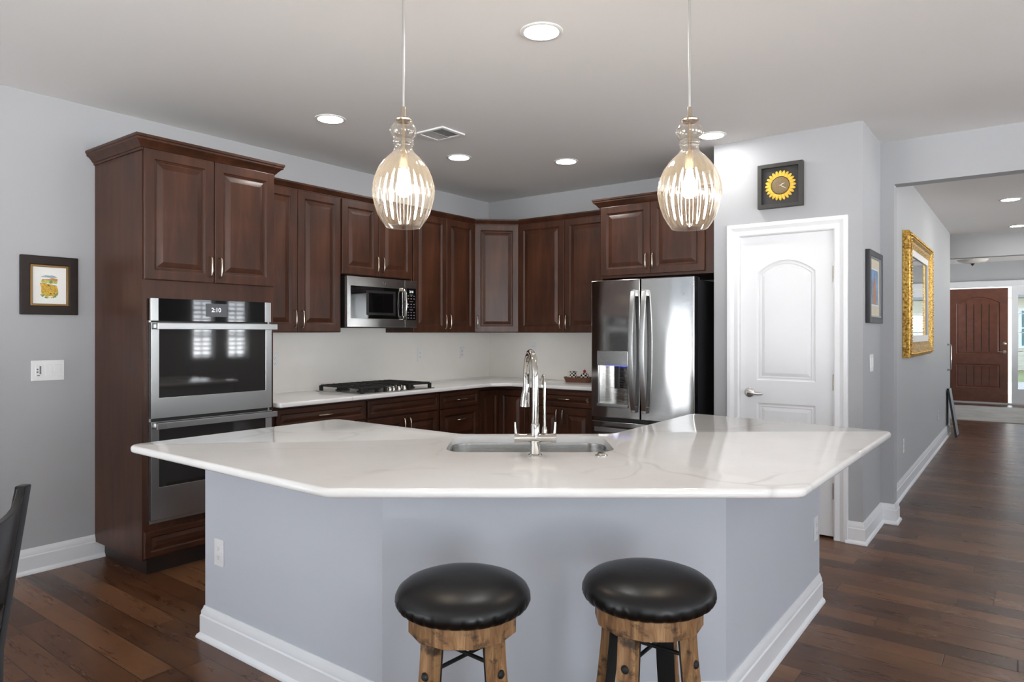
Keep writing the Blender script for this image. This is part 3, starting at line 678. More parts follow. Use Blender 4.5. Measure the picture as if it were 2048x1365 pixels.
for z in (.272, .216, .147): kb.box(.655, -.0021, z-.0022, .695, -.0016, z+.0022)
kb.build('key_marks', 'slot', cp)
vb = MB().box(.02, .06, -.006, mw-.02, .36, 0); vb.build('underside_grille', 'iron', t)

# ------------------------------------------------------------------ cooktop
t = thing('gas_cooktop', 'stainless gas cooktop with black grates set in the worktop', 'cooktop', (-3.885, 3.325, .914), RL)
cw_, cd_ = .775, .535
MB().box(0, 0, 0, cw_, cd_, .008).build('tray', 'steel', t, bevel=.003)
def grate(x0, x1, y0, y1):
    b = MB(); z = .046; r = .0065
    for x in (x0, x1): b.box(x-r, y0, z-.008, x+r, y1, z+.006)
    for y in (y0, (y0+y1)/2, y1): b.box(x0, y-r, z-.008, x1, y+r, z+.006)
    for i in (1, 2, 3):
        x = x0+(x1-x0)*i/4; b.box(x-r*.8, y0, z-.004, x+r*.8, y1, z+.008)
    for x in (x0, x1):
        for y in (y0, y1): b.box(x-.012, y-.012, .008, x+.012, y+.012, z)
    b.build('grate', 'iron', t, bevel=.002, seg=1)
grate(.03, .262, .03, .505); grate(.27, .505, .14, .505); grate(.513, .745, .03, .505)
for x, y, r in ((.146, .15, .036), (.146, .39, .045), (.387, .32, .058), (.629, .15, .036), (.629, .39, .045)):
    MB().lathe([(r+.012, .008), (r+.01, .014), (r, .016), (r, .026), (r*.9, .030), (.0001, .031)], 24, (x, y, 0)).build('burner', 'iron', t)
for i in range(5):
    x = .29+i*.049; k = MB().lathe([(.021, .008), (.021, .012), (.017, .014), (.016, .034), (.014, .037), (.0001, .038)], 20, (x, .075-.02*abs(i-2)/2, 0)); k.box(x-.004, .055-.02*abs(i-2)/2, .03, x+.004, .095-.02*abs(i-2)/2, .045)
    k.build('knob', 'chrome', t)

# ------------------------------------------------------------------ fridge
t = thing('french_door_fridge', 'stainless french door fridge with an ice and water dispenser', 'fridge', (-2.79, 4.76, 0))
FW = .862
MB().box(.012, .085, .04, FW-.012, .80, 1.765).build('case', 'dark', t, bevel=.004)
MB().box(.03, .10, 0, FW-.03, .70, .04).build('base_grille', 'black', t)
MB().box(.02, .075, .06, FW-.02, .085, 1.755).build('gasket', 'black', t)
DX = .427; DZ = .70
hole = rect(.068, .805-DZ, .318, 1.118-DZ)
ld = MB().plate(rect(0, 0, DX, 1.785-DZ), [hole], 0, .072, 'xz').build('fridge_door', 'fridge', t, (0, 0, DZ), bevel=.006, seg=3)
rd = MB().box(.435, 0, 0, FW, .072, 1.785-DZ).build('fridge_door', 'fridge', t, (0, 0, DZ), bevel=.006, seg=3)
def fhandle(par, x, lean):
    pts = []; n = 14
    for i in range(n+1):
        u = i/n; z = .075+u*.915; pts.append((x, -.028-.045*math.sin(PI*u)**.8, z))
    b = MB(); lp = [[(p[0]-.019, p[1]-.008, p[2]), (p[0]+.019, p[1]-.008, p[2]), (p[0]+.019, p[1]+.008, p[2]), (p[0]-.019, p[1]+.008, p[2])] for p in pts]
    b.loft(lp)
    for z in (.085, .98): b.box(x-.016, -.032, z-.03, x+.016, .002, z+.02)
    b.build('door_handle', 'steel', par, bevel=.003)
fhandle(ld, DX-.042, 0); fhandle(rd, .435+.042, 0)
dsp = MB().box(.060, -.014, 1.112-DZ, .330, .012, 1.226-DZ).build('dispenser_panel', 'steel', ld, bevel=.003)
mk = MB()
for z in (1.20, 1.18, 1.155, 1.132):
    mk.box(.088, -.0146, z-DZ-.001, .108, -.0138, z-DZ+.001); mk.box(.278, -.0146, z-DZ-.001, .298, -.0138, z-DZ+.001)
mk.box(.135, -.0146, 1.142-DZ, .165, -.0138, 1.147-DZ); mk.build('panel_marks', 'slot', dsp)
rc = MB(); hx0, hz0, hx1, hz1 = .068, .805-DZ, .318, 1.118-DZ; n = 10
arc = [(hx0+(hx1-hx0)*i/n, .012+.048*math.sin(PI*i/n)**.7) for i in range(n+1)]
rc.add([(x, y, z) for z in (hz0, hz1) for x, y in arc], [(i, i+1, n+2+i, n+1+i) for i in range(n)])
rc.build('dispenser_recess', 'steelv', ld)
rc = MB(); rc.plate([(hx0, .002)]+[(hx1, .002)]+arc[::-1], [], hz1-.004, hz1, 'xy'); rc.build('recess_top', 'black', ld)
MB().plate([(.056, -.016), (.330, -.016), (.330, .01), (.318, .012), (.25, .05), (.136, .05), (.068, .012), (.056, .01)], [], .785-DZ, .812-DZ).build('drip_tray', 'steel', ld, bevel=.003)
MB().box(.196, .022, .93-DZ, .236, .034, 1.112-DZ).build('dispenser_paddle', 'black', ld, bevel=.002)
MB().box(.12, .015, 1.108-DZ, .30, .028, 1.113-DZ).build('blue_light_strip', 'led', ld)['label'] = 'glowing blue light strip'
em = MB(); em.lathe([(.0115, 0), (.0125, .0015), (.0135, 0)], 24); em.xf(Matrix.Rotation(PI/2, 4, 'X')); em.xf(Matrix.Translation((.772, -.0005, 1.66-DZ))); text_mb('ge', .015, em, at=(.772, -.0012, 1.661-DZ)); em.build('badge', 'chrome', rd)
fd = MB().box(0, 0, 0, FW, .072, .61).build('freezer_drawer', 'fridge', t, (0, 0, .06), bevel=.006, seg=3)
MB().box(.06, -.062, .535, FW-.06, -.046, .57).box(.08, -.048, .542, .11, .002, .563).box(FW-.11, -.048, .542, FW-.08, .002, .563).build('drawer_handle', 'steel', fd, bevel=.003)
for x in (.05, FW-.05): MB().box(x-.03, .03, 1.765, x+.03, .16, 1.785).build('hinge_cover', 'dark', t, bevel=.003)

# ------------------------------------------------------------------ island
IT = .905
IB = [(-2.955, 1.625), (-1.79, 1.625), (-.845, 2.375), (-.845, 3.73), (-1.50, 3.73), (-1.50, 2.83), (-2.06, 2.41), (-2.955, 2.36)]
t = thing('kitchen_island', 'pale grey painted kitchen island with white baseboard', 'kitchen island', (0, 0, 0))
MB().plate(IB, [offset(IB, .05)], 0, IT-.030).build('body', 'island', t)
baseboard('baseboard', [(-2.955, 2.36), (-2.955, 1.625), (-1.79, 1.625), (-.845, 2.375), (-.845, 3.73)], t)
sub = [(-1.86, 1.60), (-1.765, 1.43), (-.70, 2.24), (-.80, 2.43)]
MB().plate([(-1.80, 1.56), (-1.725, 1.475), (-.755, 2.235), (-.83, 2.33)], [], IT-.040, IT-.0302).build('subtop', 'subtop', t)['label'] = 'pale strip under the worktop overhang'
io = [(-2.985, 1.298), (-1.668, 1.288), (-.528, 2.142), (-.505, 3.66), (-1.545, 3.785), (-1.53, 2.79), (-2.073, 2.373), (-2.985, 2.385)]
sink_c = (.072, 2.86)
sh = [cw(sink_c[0]+x, sink_c[1]+y)[:2] for x, y in fillet(rect(-.335, -.205, .335, .205), .085, 8)]
slab_o = slab(fillet(io, [.055, .07, .07, .05, .05, .10, .10, .05], 7), [sh], IT-.030, IT, 'island_countertop', 'quartz', r=.012)
tag(slab_o, 'veined white quartz worktop on the island, with the sink cut into it', 'countertop')
t = thing('undermount_sink', 'stainless steel sink sunk below the island worktop', 'sink', cw(*sink_c, IT-.030), YAW)
lp = []
for ins, z in ((-.012, -.001), (0, -.001), (.001, -.010), (.006, -.16), (.018, -.185), (.05, -.195), (.10, -.197)):
    lp.append([(x, y, z) for x, y in offset(fillet(rect(-.335, -.205, .335, .205), .085, 8), ins)])
MB().loft(lp, False, True).build('basin', 'steelv', t, ang=60)
MB().lathe([(.045, .0), (.045, .003), (.03, .004), (.028, -.004), (.0001, -.004)], 28, (0, .04, -.197)).build('drain', 'chrome', t)
# faucet
FA = (.0875, 2.575)
t = thing('kitchen_faucet', 'tall chrome gooseneck faucet with two lever handles at the sink', 'faucet', cw(*FA, IT), YAW)
b = MB(); b.lathe([(.026, 0), (.026, .006), (.021, .008), (.0195, .010), (.0195, .055), (.017, .060)], 28, cap1=True)
b.cyl((-.078, 0, .068), (.078, 0, .068), .0165, 24); b.build('body', 'chrome', t)
cl = MB()
for i in range(26):
    a = 2*PI*i/26; cl.box(.0255*math.cos(a)-.0012, .0255*math.sin(a)-.0012, 0, .0255*math.cos(a)+.0012, .0255*math.sin(a)+.0012, .007)
cl.build('base_ring', 'chrome', t)
path = [(0, 0, .07), (0, 0, .12), (0, 0, .29)]
dxx, dyy = -.17, .985
for i in range(1, 13):
    a = PI*i/12; rr = .088; q = rr*(1-math.cos(a)); path.append((q*dxx, q*dyy, .29+rr*math.sin(a)*1.12))
path.append((path[-1][0], path[-1][1], .255))
b = MB(); b.tube(path, .0128, 16); b.lathe([(.0165, .07), (.0165, .118), (.0135, .124)], 24); b.build('gooseneck_spout', 'chrome', t)
px, py = path[-1][:2]
b = MB(); b.tube([(px, py, .262), (px, py, .235), (px-.004, py+.004, .205), (px-.006, py+.006, .168)], [.0125, .015, .017, .020], 18); b.box(px+.004, py-.026, .195, px+.012, py-.014, .225); b.build('spray_head', 'chrome', t)
for sx in (-1, 1):
    b = MB(); b.cyl((sx*.060, 0, .068), (sx*.079, 0, .068), .0178, 24); b.tube([(sx*.072, 0, .080), (sx*.0745, 0, .10), (sx*.076, 0, .128)], [.0055, .0048, .0044], 10)
    b.build('lever_handle', 'chrome', t)
b = MB(); b.tube([(.036, .02, .070), (.036, .02, .275)]+[(.036-.003*(1-math.cos(PI*i/8)), .02+.022*(1-math.cos(PI*i/8)), .275+.026*math.sin(PI*i/8)) for i in range(1, 9)]+[(.030, .064, .255)], .0056, 12)
b.lathe([(.010, .07), (.0105, .075), (.0105, .095), (.008, .105), (.006, .11)], 16, (.036, .02, 0)); b.build('filter_spout', 'chrome', t)
o = MB().lathe([(.0235, 0), (.0235, .003), (.017, .006), (.015, .011), (.0001, .0125)], 28).build('sink_button', 'chrome', loc=cw((1203-1024)/1365.3*2.58, 2.58, IT))
tag(o, 'small round chrome push button on the island worktop beside the sink', 'button')

# ------------------------------------------------------------------ bar stools
def stool(loc, yaw, label, legphase):
    t = thing('bar_stool', label, 'stool', loc, yaw, 'barrel wood stools at the island')
    ST = .615
    prof = [(.150, ST-.005), (.170, ST-.002), (.182, ST+.006), (.188, ST+.018), (.187, ST+.032), (.180, ST+.046), (.165, ST+.058), (.140, ST+.068), (.105, ST+.076), (.06, ST+.080), (.0001, ST+.081)]
    def pleat(r, a, z):
        k = min(1, max(0, 1-(z-ST-.004)/.034)); c = 1-abs(math.sin(15*a+.7*math.sin(3*a))); return r*(1-.030*k*c**3) if r > .12 else r
    MB().lathe(dens(prof, 2), 240, mod=pleat).build('seat_cushion', 'leather', t, ang=180)
    ap = MB(); n = 12
    outer = [(.152*math.cos(2*PI*(i+.5)/n), .152*math.sin(2*PI*(i+.5)/n)) for i in range(n)]
    ap.plate(outer, [[(x*.8, y*.8) for x, y in outer]], ST-.062, ST-.004); ap.build('apron_ring', 'barrel', t, bevel=.002, ang=18, bang=20)
    for k in range(4):
        a = legphase+k*PI/2; b = MB(); lp = []
        for u in (0, .15, .35, .6, .8, 1.0):
            z = (ST-.055)*(1-u); r = .118+.075*u**1.35; hw = .026+.004*u; th = .015
            c_, s_ = math.cos(a), math.sin(a)
            lp.append([(c_*(r+dr)-s_*q, s_*(r+dr)+c_*q, z) for q, dr in ((-hw, -th), (hw, -th), (hw, th), (-hw, th))])
        lg = b.loft(lp).build('leg', 'barrel', t, bevel=.002)
        zb = (ST-.055)*(1-.17); rb = .118+.075*.17**1.35+.015
        bt = MB().lathe([(.012, 0), (.012, .003), (.008, .008), (.0001, .010)], 8); bt.xf(Matrix.Translation((math.cos(a)*rb, math.sin(a)*rb, zb)) @ Matrix.Rotation(a, 4, 'Z') @ Matrix.Rotation(PI/2, 4, 'Y')); bt.build('bolt', 'iron', lg)
        ir = MB(); li = []
        for u in (0, .35, .7, 1.0):
            z = (ST-.055)*(1-u); r = .118+.075*u**1.35-.0165; c_, s_ = math.cos(a), math.sin(a)
            li.append([(c_*(r+dr)-s_*q, s_*(r+dr)+c_*q, z) for q, dr in ((-.028, -.003), (.028, -.003), (.028, .0015), (-.028, .0015))])
        ir.loft(li).build('iron_backing', 'iron', lg)
    for k in range(2):
        a = legphase+k*PI/2; z = .470+.012*k; r = .130
        MB().cyl((math.cos(a)*r, math.sin(a)*r, z), (-math.cos(a)*r, -math.sin(a)*r, z), .0055, 10).build('brace_rod', 'iron', t)
    fr = MB(); n = 40; fr.sweep([(.172*math.cos(2*PI*i/n), .172*math.sin(2*PI*i/n)) for i in range(n)], [(-.004, 0), (.004, 0), (.004, .03), (-.004, .03)], True, z=.17); fr.build('foot_ring', 'iron', t)
    return t
stool(cw(-.136, 1.90), YAW, 'black leather topped barrel wood stool at the island, the one nearer the ovens', PI/4+.07)
stool(cw(.388, 1.945), YAW, 'black leather topped barrel wood stool at the island, the one nearer the pantry', math.radians(-127))

# ------------------------------------------------------------------ dining chair
t = thing('dining_chair', 'dark espresso wood dining chair with a curved back, only its backrest edge showing', 'chair', (-1.993, .266, 0), math.radians(-47))
bx = lambda x, z: (.19+.0+.03*0, 0)
for sx in (-1, 1):
    b = MB(); lp = []
    for z, y, h in ((0, .255, .018), (.42, .20, .019), (.60, .205, .017), (.80, .235, .016), (1.0, .268, .013)):
        x = sx*(.205+.015*z); lp.append([(x-.016, y-h, z), (x+.016, y-h, z), (x+.016, y+h, z), (x-.016, y+h, z)])
    b.loft(lp).build('rear_leg', 'espresso', t, bevel=.005)
    b = MB(); b.loft([[(sx*.195-w2, -.19-w2, z), (sx*.195+w2, -.19-w2, z), (sx*.195+w2, -.19+w2, z), (sx*.195-w2, -.19+w2, z)] for z, w2 in ((0, .015), (.43, .021))]).build('front_leg', 'espresso', t, bevel=.003)
def slat_(z0, z1, sag=.035, th=.009, dip=0.0):
    b = MB(); lp = []; n = 16
    for i in range(n+1):
        u = -1+2*i/n; x = u*.212; bow = sag*(1-u*u); zt = z1-dip*(1-abs(u)**3)
        y0_ = .205+(.268-.205)*max(0, (z0-.6))/.4; y1_ = .205+(.268-.205)*max(0, (z1-.6))/.4
        lp.append([(x, y0_+bow-th, z0), (x, y0_+bow+th, z0), (x, y1_+bow+th, zt), (x, y1_+bow-th, zt)])
    return b.loft(lp)
slat_(.80, 1.0, .05, dip=.045).build('crest_rail', 'espresso', t, bevel=.003)
slat_(.66, .72, .05).build('back_rail', 'espresso', t, bevel=.003); slat_(.56, .60, .05).build('back_rail', 'espresso', t, bevel=.003)
MB().plate(fillet([(-.225, -.215), (.225, -.215), (.215, .215), (-.215, .215)], .03), [], .43, .462).build('seat', 'espresso', t, bevel=.008)
b = MB(); b.box(-.19, -.20, .37, .19, -.18, .43); b.box(-.205, -.18, .37, -.187, .19, .43); b.box(.187, -.18, .37, .205, .19, .43); b.box(-.19, .185, .37, .19, .203, .43); b.build('seat_frame', 'espresso', t)

# ------------------------------------------------------------------ outlets and switches
def outlet(label, loc, rz, w_=.072, h_=.118, grp='white wall outlets', decor=False):
    t = thing('wall_outlet', label, 'outlet', loc, rz, grp)
    MB().box(-w_/2, -.006, -h_/2, w_/2, 0, h_/2).build('cover_plate', 'white', t, bevel=.003)
    for z in (-.0195, .0195):
        r = MB().plate(fillet(rect(-.0165, z-.014, .0165, z+.014), .010, 5), [], -.0075, -.005, 'xz').build('receptacle', 'white', t, bevel=.0006)
        s = MB(); s.box(-.0075, -.0079, z-.002, -.0055, -.0074, z+.006); s.box(.0055, -.0079, z-.003, .0075, -.0074, z+.006); s.plate(circ(0, z-.0075, .0024, 10), [], -.0079, -.0074, 'xz'); s.build('slots', 'slot', r)
    return t
outlet('white outlet low on the island face opposite the ovens', (-2.835, 1.625, .403), 0)
outlet('white outlet low on the island side facing the hall', (PX, 3.645, .389), PI/2)
outlet('pale outlet on the backsplash just above the cooktop, nearer the microwave', (LW+.013, 4.565, 1.165), PI/2)
outlet('pale outlet on the backsplash under the tall wall cabinet by the corner', (LW+.013, 5.158, 1.17), PI/2)
outlet('pale outlet on the backsplash tight beside the oven cabinet', (LW+.013, 3.02, 1.159), PI/2)
outlet('pale outlet on the backsplash behind the faucet top', (-3.943, BW-.013, 1.215), 0)
outlet('white outlet low on the hall wall before the gilded mirror', (PX, 6.69, .40), PI/2)
outlet('white outlet low on the hall wall beyond the gilded mirror', (PX, 9.53, .395), PI/2)
t = thing('wall_switch_plate', 'wide white switch plate with a grey fan control below the sunflower field picture', 'switch', (LW, 1.54, 1.152), PI/2)
MB().box(-.084, -.006, -.059, .084, 0, .059).build('cover_plate', 'white', t, bevel=.003)
for x in (.004, .050): MB().box(x-.017, -.009, -.033, x+.017, -.004, .033).build('rocker', 'white', t, bevel=.002)
k = MB().box(-.062, -.008, -.033, -.028, -.004, .033).build('fan_control', 'white', t, bevel=.002)
s = MB().plate(circ(-.053, .008, .005, 14), [], -.009, -.0075, 'xz'); s.plate(circ(-.053, -.008, .005, 14), [], -.009, -.0075, 'xz'); s.box(-.043, -.009, -.02, -.035, -.0075, .026); s.box(-.055, -.009, -.03, -.042, -.0075, -.025); s.build('control_buttons', 'slot', k)
t = thing('wall_switch_plate', 'white double rocker switch plate on the wall below the navy framed picture', 'switch', (PX, 5.18, 1.165), PI/2)
MB().box(-.058, -.006, -.059, .058, 0, .059).build('cover_plate', 'white', t, bevel=.003)
for x in (-.023, .023): MB().box(x-.017, -.010, -.033, x+.017, -.004, .033).build('rocker', 'white', t, bevel=.002)

# ------------------------------------------------------------------ pictures, mirror and clock
t = thing('framed_picture', 'small picture of a yellow flower field in a wide dark frame', 'picture', (LW, 1.545, 1.643), PI/2)
MB().plate(rect(-.146, -.169, .146, .169), [rect(-.098, -.118, .098, .118)], -.026, -.001, 'xz').build('frame', 'pframe', t, bevel=.004)
MB().plate(rect(-.098, -.118, .098, .118), [rect(-.086, -.106, .086, .106)], -.022, -.006, 'xz').build('gilt_slip', 'gilt', t, bevel=.002)
MB().box(-.09, -.010, -.11, .09, -.004, .11).build('picture_mat', 'mat', t)
b = MB(); y = [-.0101]
def blob(poly, m, dz=.00012):
    y[0] -= dz; b.add([(p[0], y[0], p[1]) for p in poly], [tuple(range(len(poly)))], m)
blob([(-.045, .049), (-.03, .055), (-.018, .060), (0, .058), (.015, .060), (.03, .055), (.042, .050), (.03, .047), (0, .046), (-.03, .047)], 0)
blob([(-.035, .036), (0, .038), (.01, .046), (.025, .044), (.042, .042), (.042, .026), (.0, .030), (-.04, .027)], 5)
blob([(-.042, .026), (-.02, .031), (.02, .030), (.042, .025), (.038, .012), (0, .014), (-.04, .018)], 3)
blob([(.0, .022), (.006, .032), (.014, .03), (.018, .020), (.012, .012), (.002, .012)], 2)
blob([(-.048, .014), (-.02, .012), (.01, .006), (.038, -.002), (.044, -.02), (.046, -.045), (.03, -.058), (0, -.062), (-.03, -.058), (-.042, -.04), (-.04, -.015)], 1)
for i in range(26):
    x, z = random.uniform(-.036, .038), random.uniform(-.05, .004); blob(circ(x, z, random.uniform(.002, .004), 7), random.choice((3, 4, 2, 5)), .00002)
for i in range(30):
    a = random.uniform(PI*.98, PI*2.02); x, z = .042*math.cos(a)*random.uniform(.8, 1.1), -.043+.027*math.sin(a)*random.uniform(.7, 1.1); blob(circ(x, z, random.uniform(.003, .006), 6), random.choice((2, 2, 3)), .00002)
for i in range(12): blob(circ(-.034+i*.0062, .016-.0016*i+random.uniform(-.003, .003), .0019, 6), 4, .00002)
b.build('watercolour_print', ['hill', 'ochre', 'green', 'lime', 'ink', 'rust'], t)

t = thing('framed_picture', 'blue and orange picture in a thin navy frame on the pantry side wall', 'picture', (PX, 5.22, 1.678), PI/2)
MB().plate(rect(-.245, -.243, .245, .243), [rect(-.205, -.203, .205, .203)], -.030, -.001, 'xz').build('frame', 'navy', t, bevel=.003)
MB().plate(rect(-.205, -.203, .205, .203), [rect(-.195, -.193, .195, .193)], -.026, -.008, 'xz').build('silver_slip', 'silver', t)
MB().box(-.198, -.014, -.196, .198, -.008, .196).build('picture_mat', 'art_cream', t)
b = MB(); b.box(-.14, -.0150, -.115, .14, -.0138, .12, 0); b.box(-.15, -.0146, -.125, .15, -.0136, .13, 2)
b.add([(-.06, -.0156, -.11), (.06, -.0156, -.11), (.05, -.0156, 0), (.03, -.0156, .06), (-.02, -.0156, .07), (-.05, -.0156, .0)], [(0, 1, 2, 3, 4, 5)], 1)
b.build('print', ['art_blue', 'art_orange', 'mat'], t)
MB().box(-.195, -.0195, -.193, .195, -.0175, .193).build('glazing', 'picglass', t)

t = thing('wall_mirror', 'wall mirror in a wide gilded carved frame on the hall wall', 'mirror', (PX, 7.50, 1.70), PI/2)
mwid, mht = .85, .545
b = MB(); b.nested(-mwid, -mht, mwid, mht, [(0, 0), (0, -.05), (.02, -.062), (.06, -.062), (.075, -.050), (.12, -.046)]); 
fr = MB(); lp = [[(-mwid+d_, y_, -mht+d_), (mwid-d_, y_, -mht+d_), (mwid-d_, y_, mht-d_), (-mwid+d_, y_, mht-d_)] for d_, y_ in ((0, -.002), (0, -.05), (.02, -.062), (.055, -.066), (.075, -.048), (.10, -.052), (.13, -.040), (.13, -.002))]
fr.loft(lp, False, False); mf = fr.build('frame', 'gold', t, ang=25)
be = MB(); 
for i in range(58): 
    x = -mwid+.02+i*(2*mwid-.04)/57
    for z in (-mht+.035, mht-.035): be.lathe([(.0001, -.012), (.011, -.006), (.013, 0), (.011, .006), (.0001, .012)], 8, (x, -.064, z))
for i in range(1, 37):
    z = -mht+.035+i*(2*mht-.07)/37
    for x in (-mwid+.035, mwid-.035): be.lathe([(.0001, -.012), (.011, -.006), (.013, 0), (.011, .006), (.0001, .012)], 8, (x, -.064, z))
be.build('carved_beading', 'gold', mf)
MB().plate(rect(-mwid+.13, -mht+.13, mwid-.13, mht-.13), [rect(-mwid+.19, -mht+.19, mwid-.19, mht-.19)], -.036, -.022, 'xz').build('white_liner', 'mat', t)
MB().box(-mwid+.18, -.026, -mht+.18, mwid-.18, -.018, mht-.18).build('mirror_glass', 'mirror', t)

t = thing('wall_clock', 'square charcoal shadow box clock with a yellow sunflower face above the pantry door', 'clock', (-1.354, PW, 2.386), 0)
MB().plate(rect(-.150, -.153, .150, .153), [rect(-.122, -.125, .122, .125)], -.042, -.001, 'xz').build('frame', 'clockframe', t, bevel=.004)
MB().box(-.124, -.016, -.127, .124, -.004, .127).build('backboard', 'clockback', t)
b = MB(); n = 24
for i in range(n):
    a = 2*PI*i/n; lp = []
    for r, hw, y_ in ((.056, .007, -.019), (.068, .0095, -.023), (.085, .0100, -.025), (.097, .0075, -.023), (.1035, .003, -.020)):
        c_, s_ = math.cos(a), math.sin(a); lp.append([(c_*r-s_*q, y_+dy, s_*r+c_*q) for q, dy in ((-hw, 0), (0, -.003), (hw, 0), (0, .003))])
    b.loft(lp)
b.build('petals', 'petal', t)
s = MB().lathe([(.0001, .011), (.03, .0105), (.056, .008), (.0595, .005), (.0595, 0)], 40); s.xf(Matrix.Rotation(PI/2, 4, 'X')); s.xf(Matrix.Translation((0, -.018, 0))); s.build('seed_disc', 'disc', t)
s = MB().lathe([(.0585, .006), (.0615, .008), (.0635, .004), (.0635, 0)], 40); s.xf(Matrix.Rotation(PI/2, 4, 'X')); s.xf(Matrix.Translation((0, -.018, 0))); s.build('disc_rim', 'rim', t)
for L_, a in ((.036, math.radians(24)), (.05, math.radians(-32))):
    s = MB(); c_, s_ = math.cos(a), math.sin(a); s.add([(c_*r-s_*q, -.031, s_*r+c_*q) for r, q in ((-.008, 0), (L_*.55, -.0022), (L_, 0), (L_*.55, .0022))]+[(c_*r-s_*q, -.0325, s_*r+c_*q) for r, q in ((-.008, 0), (L_*.55, -.0022), (L_, 0), (L_*.55, .0022))], [(0, 1, 2, 3), (7, 6, 5, 4), (0, 4, 5, 1), (1, 5, 6, 2), (2, 6, 7, 3), (3, 7, 4, 0)]); s.build('clock_hand', 'hand', t)

# ------------------------------------------------------------------ tray with checked sugar bowl and creamer
t = tray_loc = cw((1150-1024)/1365.3*6.40, 6.40)
tx, ty = -3.30, 5.40
b = MB(); rings = []
for sx, sy, z in ((.118, .062, 0), (.135, .075, .042), (.140, .080, .048), (.132, .072, .046), (.116, .060, .008)):
    rings.append([(sx*math.copysign(abs(math.cos(2*PI*i/40))**.6, math.cos(2*PI*i/40)), sy*math.copysign(abs(math.sin(2*PI*i/40))**.6, math.sin(2*PI*i/40)), z) for i in range(40)])
tr = b.loft(rings).build('serving_tray', 'tray', loc=(tx, ty, .914), rz=math.radians(12)); tag(tr, 'small brown oval tray on the worktop beside the fridge', 'tray')
def on_tray(q): a = math.radians(12); return (tx+q*math.cos(a), ty+q*math.sin(a), .9222)
t = thing('cream_jug', 'black and white checked cream jug on the brown tray', 'jug', on_tray(-.055))
MB().lathe([(.0001, 0), (.034, 0), (.040, .012), (.041, .03), (.034, .052), (.029, .066), (.031, .084), (.034, .092), (.031, .092), (.027, .07)], 28, mod=lambda r, a, z: r*(1+(.30*max(0, math.cos(a))**6 if z > .08 else 0))).build('jug_body', 'check', t)
MB().tube([(-.030, 0, .078), (-.048, 0, .080), (-.060, 0, .062), (-.056, 0, .038), (-.038, 0, .026)], .0045, 10).build('jug_handle', 'ceramic', t)
t = thing('sugar_bowl', 'black and white checked sugar bowl with a red cherry knob on the brown tray', 'sugar bowl', on_tray(.058))
MB().lathe([(.0001, 0), (.036, 0), (.043, .014), (.044, .032), (.041, .046), (.0001, .047)], 28).build('bowl', 'check', t)
ld = MB().lathe([(.042, .046), (.043, .049), (.036, .064), (.022, .076), (.010, .080), (.0001, .081)], 28).build('lid', 'check', t)
kn = MB().lathe([(.0001, .078), (.009, .081), (.0135, .092), (.011, .103), (.0001, .107)], 18).build('cherry_knob', 'cherry', ld); MB().cyl((0, 0, .105), (.003, 0, .118), .0015, 6).build('stem', 'kick', kn)

# ------------------------------------------------------------------ hall and entry
o = MB().plate(fillet(rect(-1.5, 12.78, 1.2, 15.35), .02), [], .001, .012).build('entry_rug', 'rug'); tag(o, 'pale grey rug on the floor inside the front door', 'rug')
t = thing('leaning_panel', 'thin grey panel with a dark edge leaning at the far end of the hall wall', 'panel', (PX+.0, 10.62, 0))
pn = MB().add([(.012, 0, .62), (.012, .36, .62), (.10, .36, .01), (.10, 0, .01), (.030, 0, .62), (.030, .36, .62), (.118, .36, .01), (.118, 0, .01)], [(0, 1, 2, 3), (7, 6, 5, 4), (0, 4, 5, 1), (1, 5, 6, 2), (2, 6, 7, 3), (3, 7, 4, 0)]).build('panel_sheet', 'silver', t)
MB().add([(.010, -.012, .635), (.010, 0, .635), (.100, 0, .0), (.100, -.012, .0), (.034, -.012, .635), (.034, 0, .635), (.124, 0, .0), (.124, -.012, .0)], [(0, 1, 2, 3), (7, 6, 5, 4), (0, 4, 5, 1), (1, 5, 6, 2), (2, 6, 7, 3), (3, 7, 4, 0)]).build('dark_edge', 'navy', t)
t = thing('grab_bar', 'slim upright metal bar fixed to the end of the hall wall', 'handle', (PX, 10.85, 1.04))
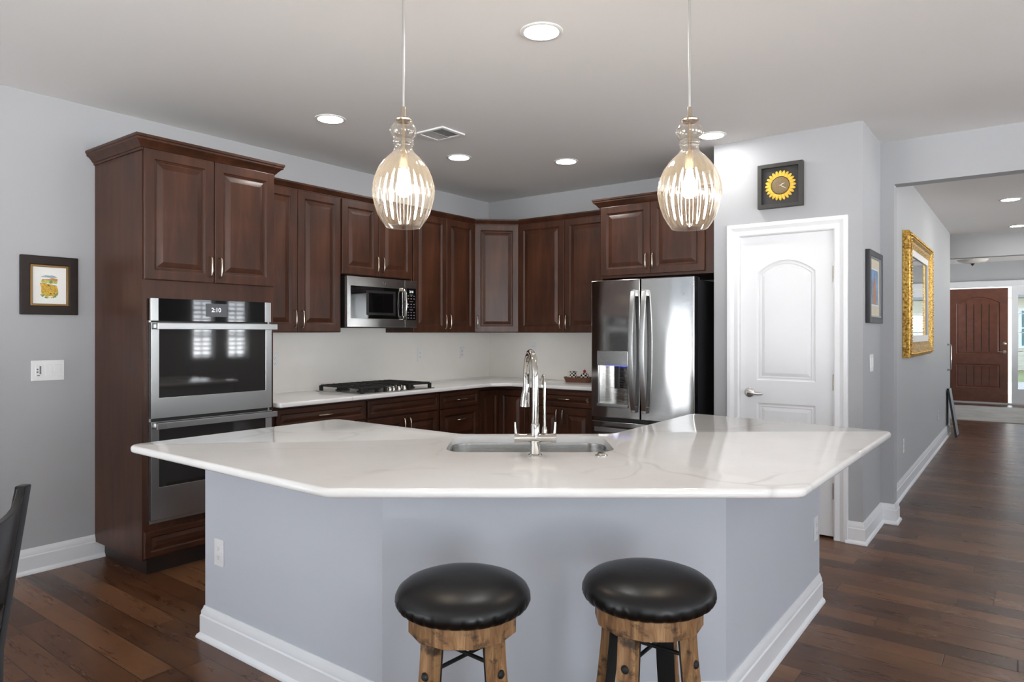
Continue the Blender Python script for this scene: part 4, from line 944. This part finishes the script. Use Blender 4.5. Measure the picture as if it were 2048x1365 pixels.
MB().tube([(.001, 0, -.17), (.035, 0, -.165), (.04, 0, -.15), (.04, 0, .15), (.035, 0, .165), (.001, 0, .17)], .008, 10).build('bar', 'chrome', t)
for z in (-.17, .17): o = MB().lathe([(.018, 0), (.018, .005), (.0001, .006)], 16); o.xf(Matrix.Translation((0, 0, z)) @ Matrix.Rotation(PI/2, 4, 'Y')); o.build('mounting_plate', 'navy', t)
t = thing('ceiling_bowl_lamp', 'white glass bowl ceiling lamp with dark finial in the entry', 'ceiling light', (-.744, 14.2, 0))
MB().lathe([(.0001, 2.565), (.12, 2.575), (.20, 2.60), (.235, 2.63), (.230, 2.632)], 36).build('glass_bowl', 'opal', t)
MB().lathe([(.0001, 2.525), (.014, 2.532), (.018, 2.545), (.035, 2.558), (.03, 2.566), (.008, 2.57), (.008, CEIL-.03), (.06, CEIL-.02), (.07, CEIL)], 20).build('stem_and_finial', 'bronze', t)

# ------------------------------------------------------------------ outside the front door
struct(MB().box(-25, 16.5, -.25, 25, 60, -.15).build('exterior_ground', 'lawn'))
struct(MB().box(-2.5, 20.5, -.15, 8, 26, -.14).build('exterior_drive', 'drive'))
t = thing('neighbour_house', 'cream sided house across the street seen through the sidelight', 'house', (0, 34, -.15))
b = MB(); b.box(-9, 0, 0, 9, 6, 3.0)
for k in range(14): b.box(-9.02, -.03, .2*k, 9.02, 0, .2*k+.185)
b.build('siding_wall', 'siding', t)
MB().add([(-9.6, -.7, 2.9), (9.6, -.7, 2.9), (9.6, 6.7, 2.9), (-9.6, 6.7, 2.9), (-9.6, 3, 6), (9.6, 3, 6)], [(0, 1, 5, 4), (2, 3, 4, 5), (0, 4, 3), (1, 2, 5), (0, 3, 2, 1)]).build('roof', 'roofm', t)
for x in (-5, .5, 5):
    wf = MB().plate(rect(x-.75, .9, x+.75, 2.5), [rect(x-.65, 1.0, x+.65, 2.4)], -.07, -.02, 'xz').box(x-.03, -.065, 1, x+.03, -.03, 2.4).box(x-.65, -.065, 1.68, x+.65, -.03, 1.74).build('window', 'trim', t); MB().box(x-.65, -.045, 1.0, x+.65, -.03, 2.4).build('pane', 'ext', wf)
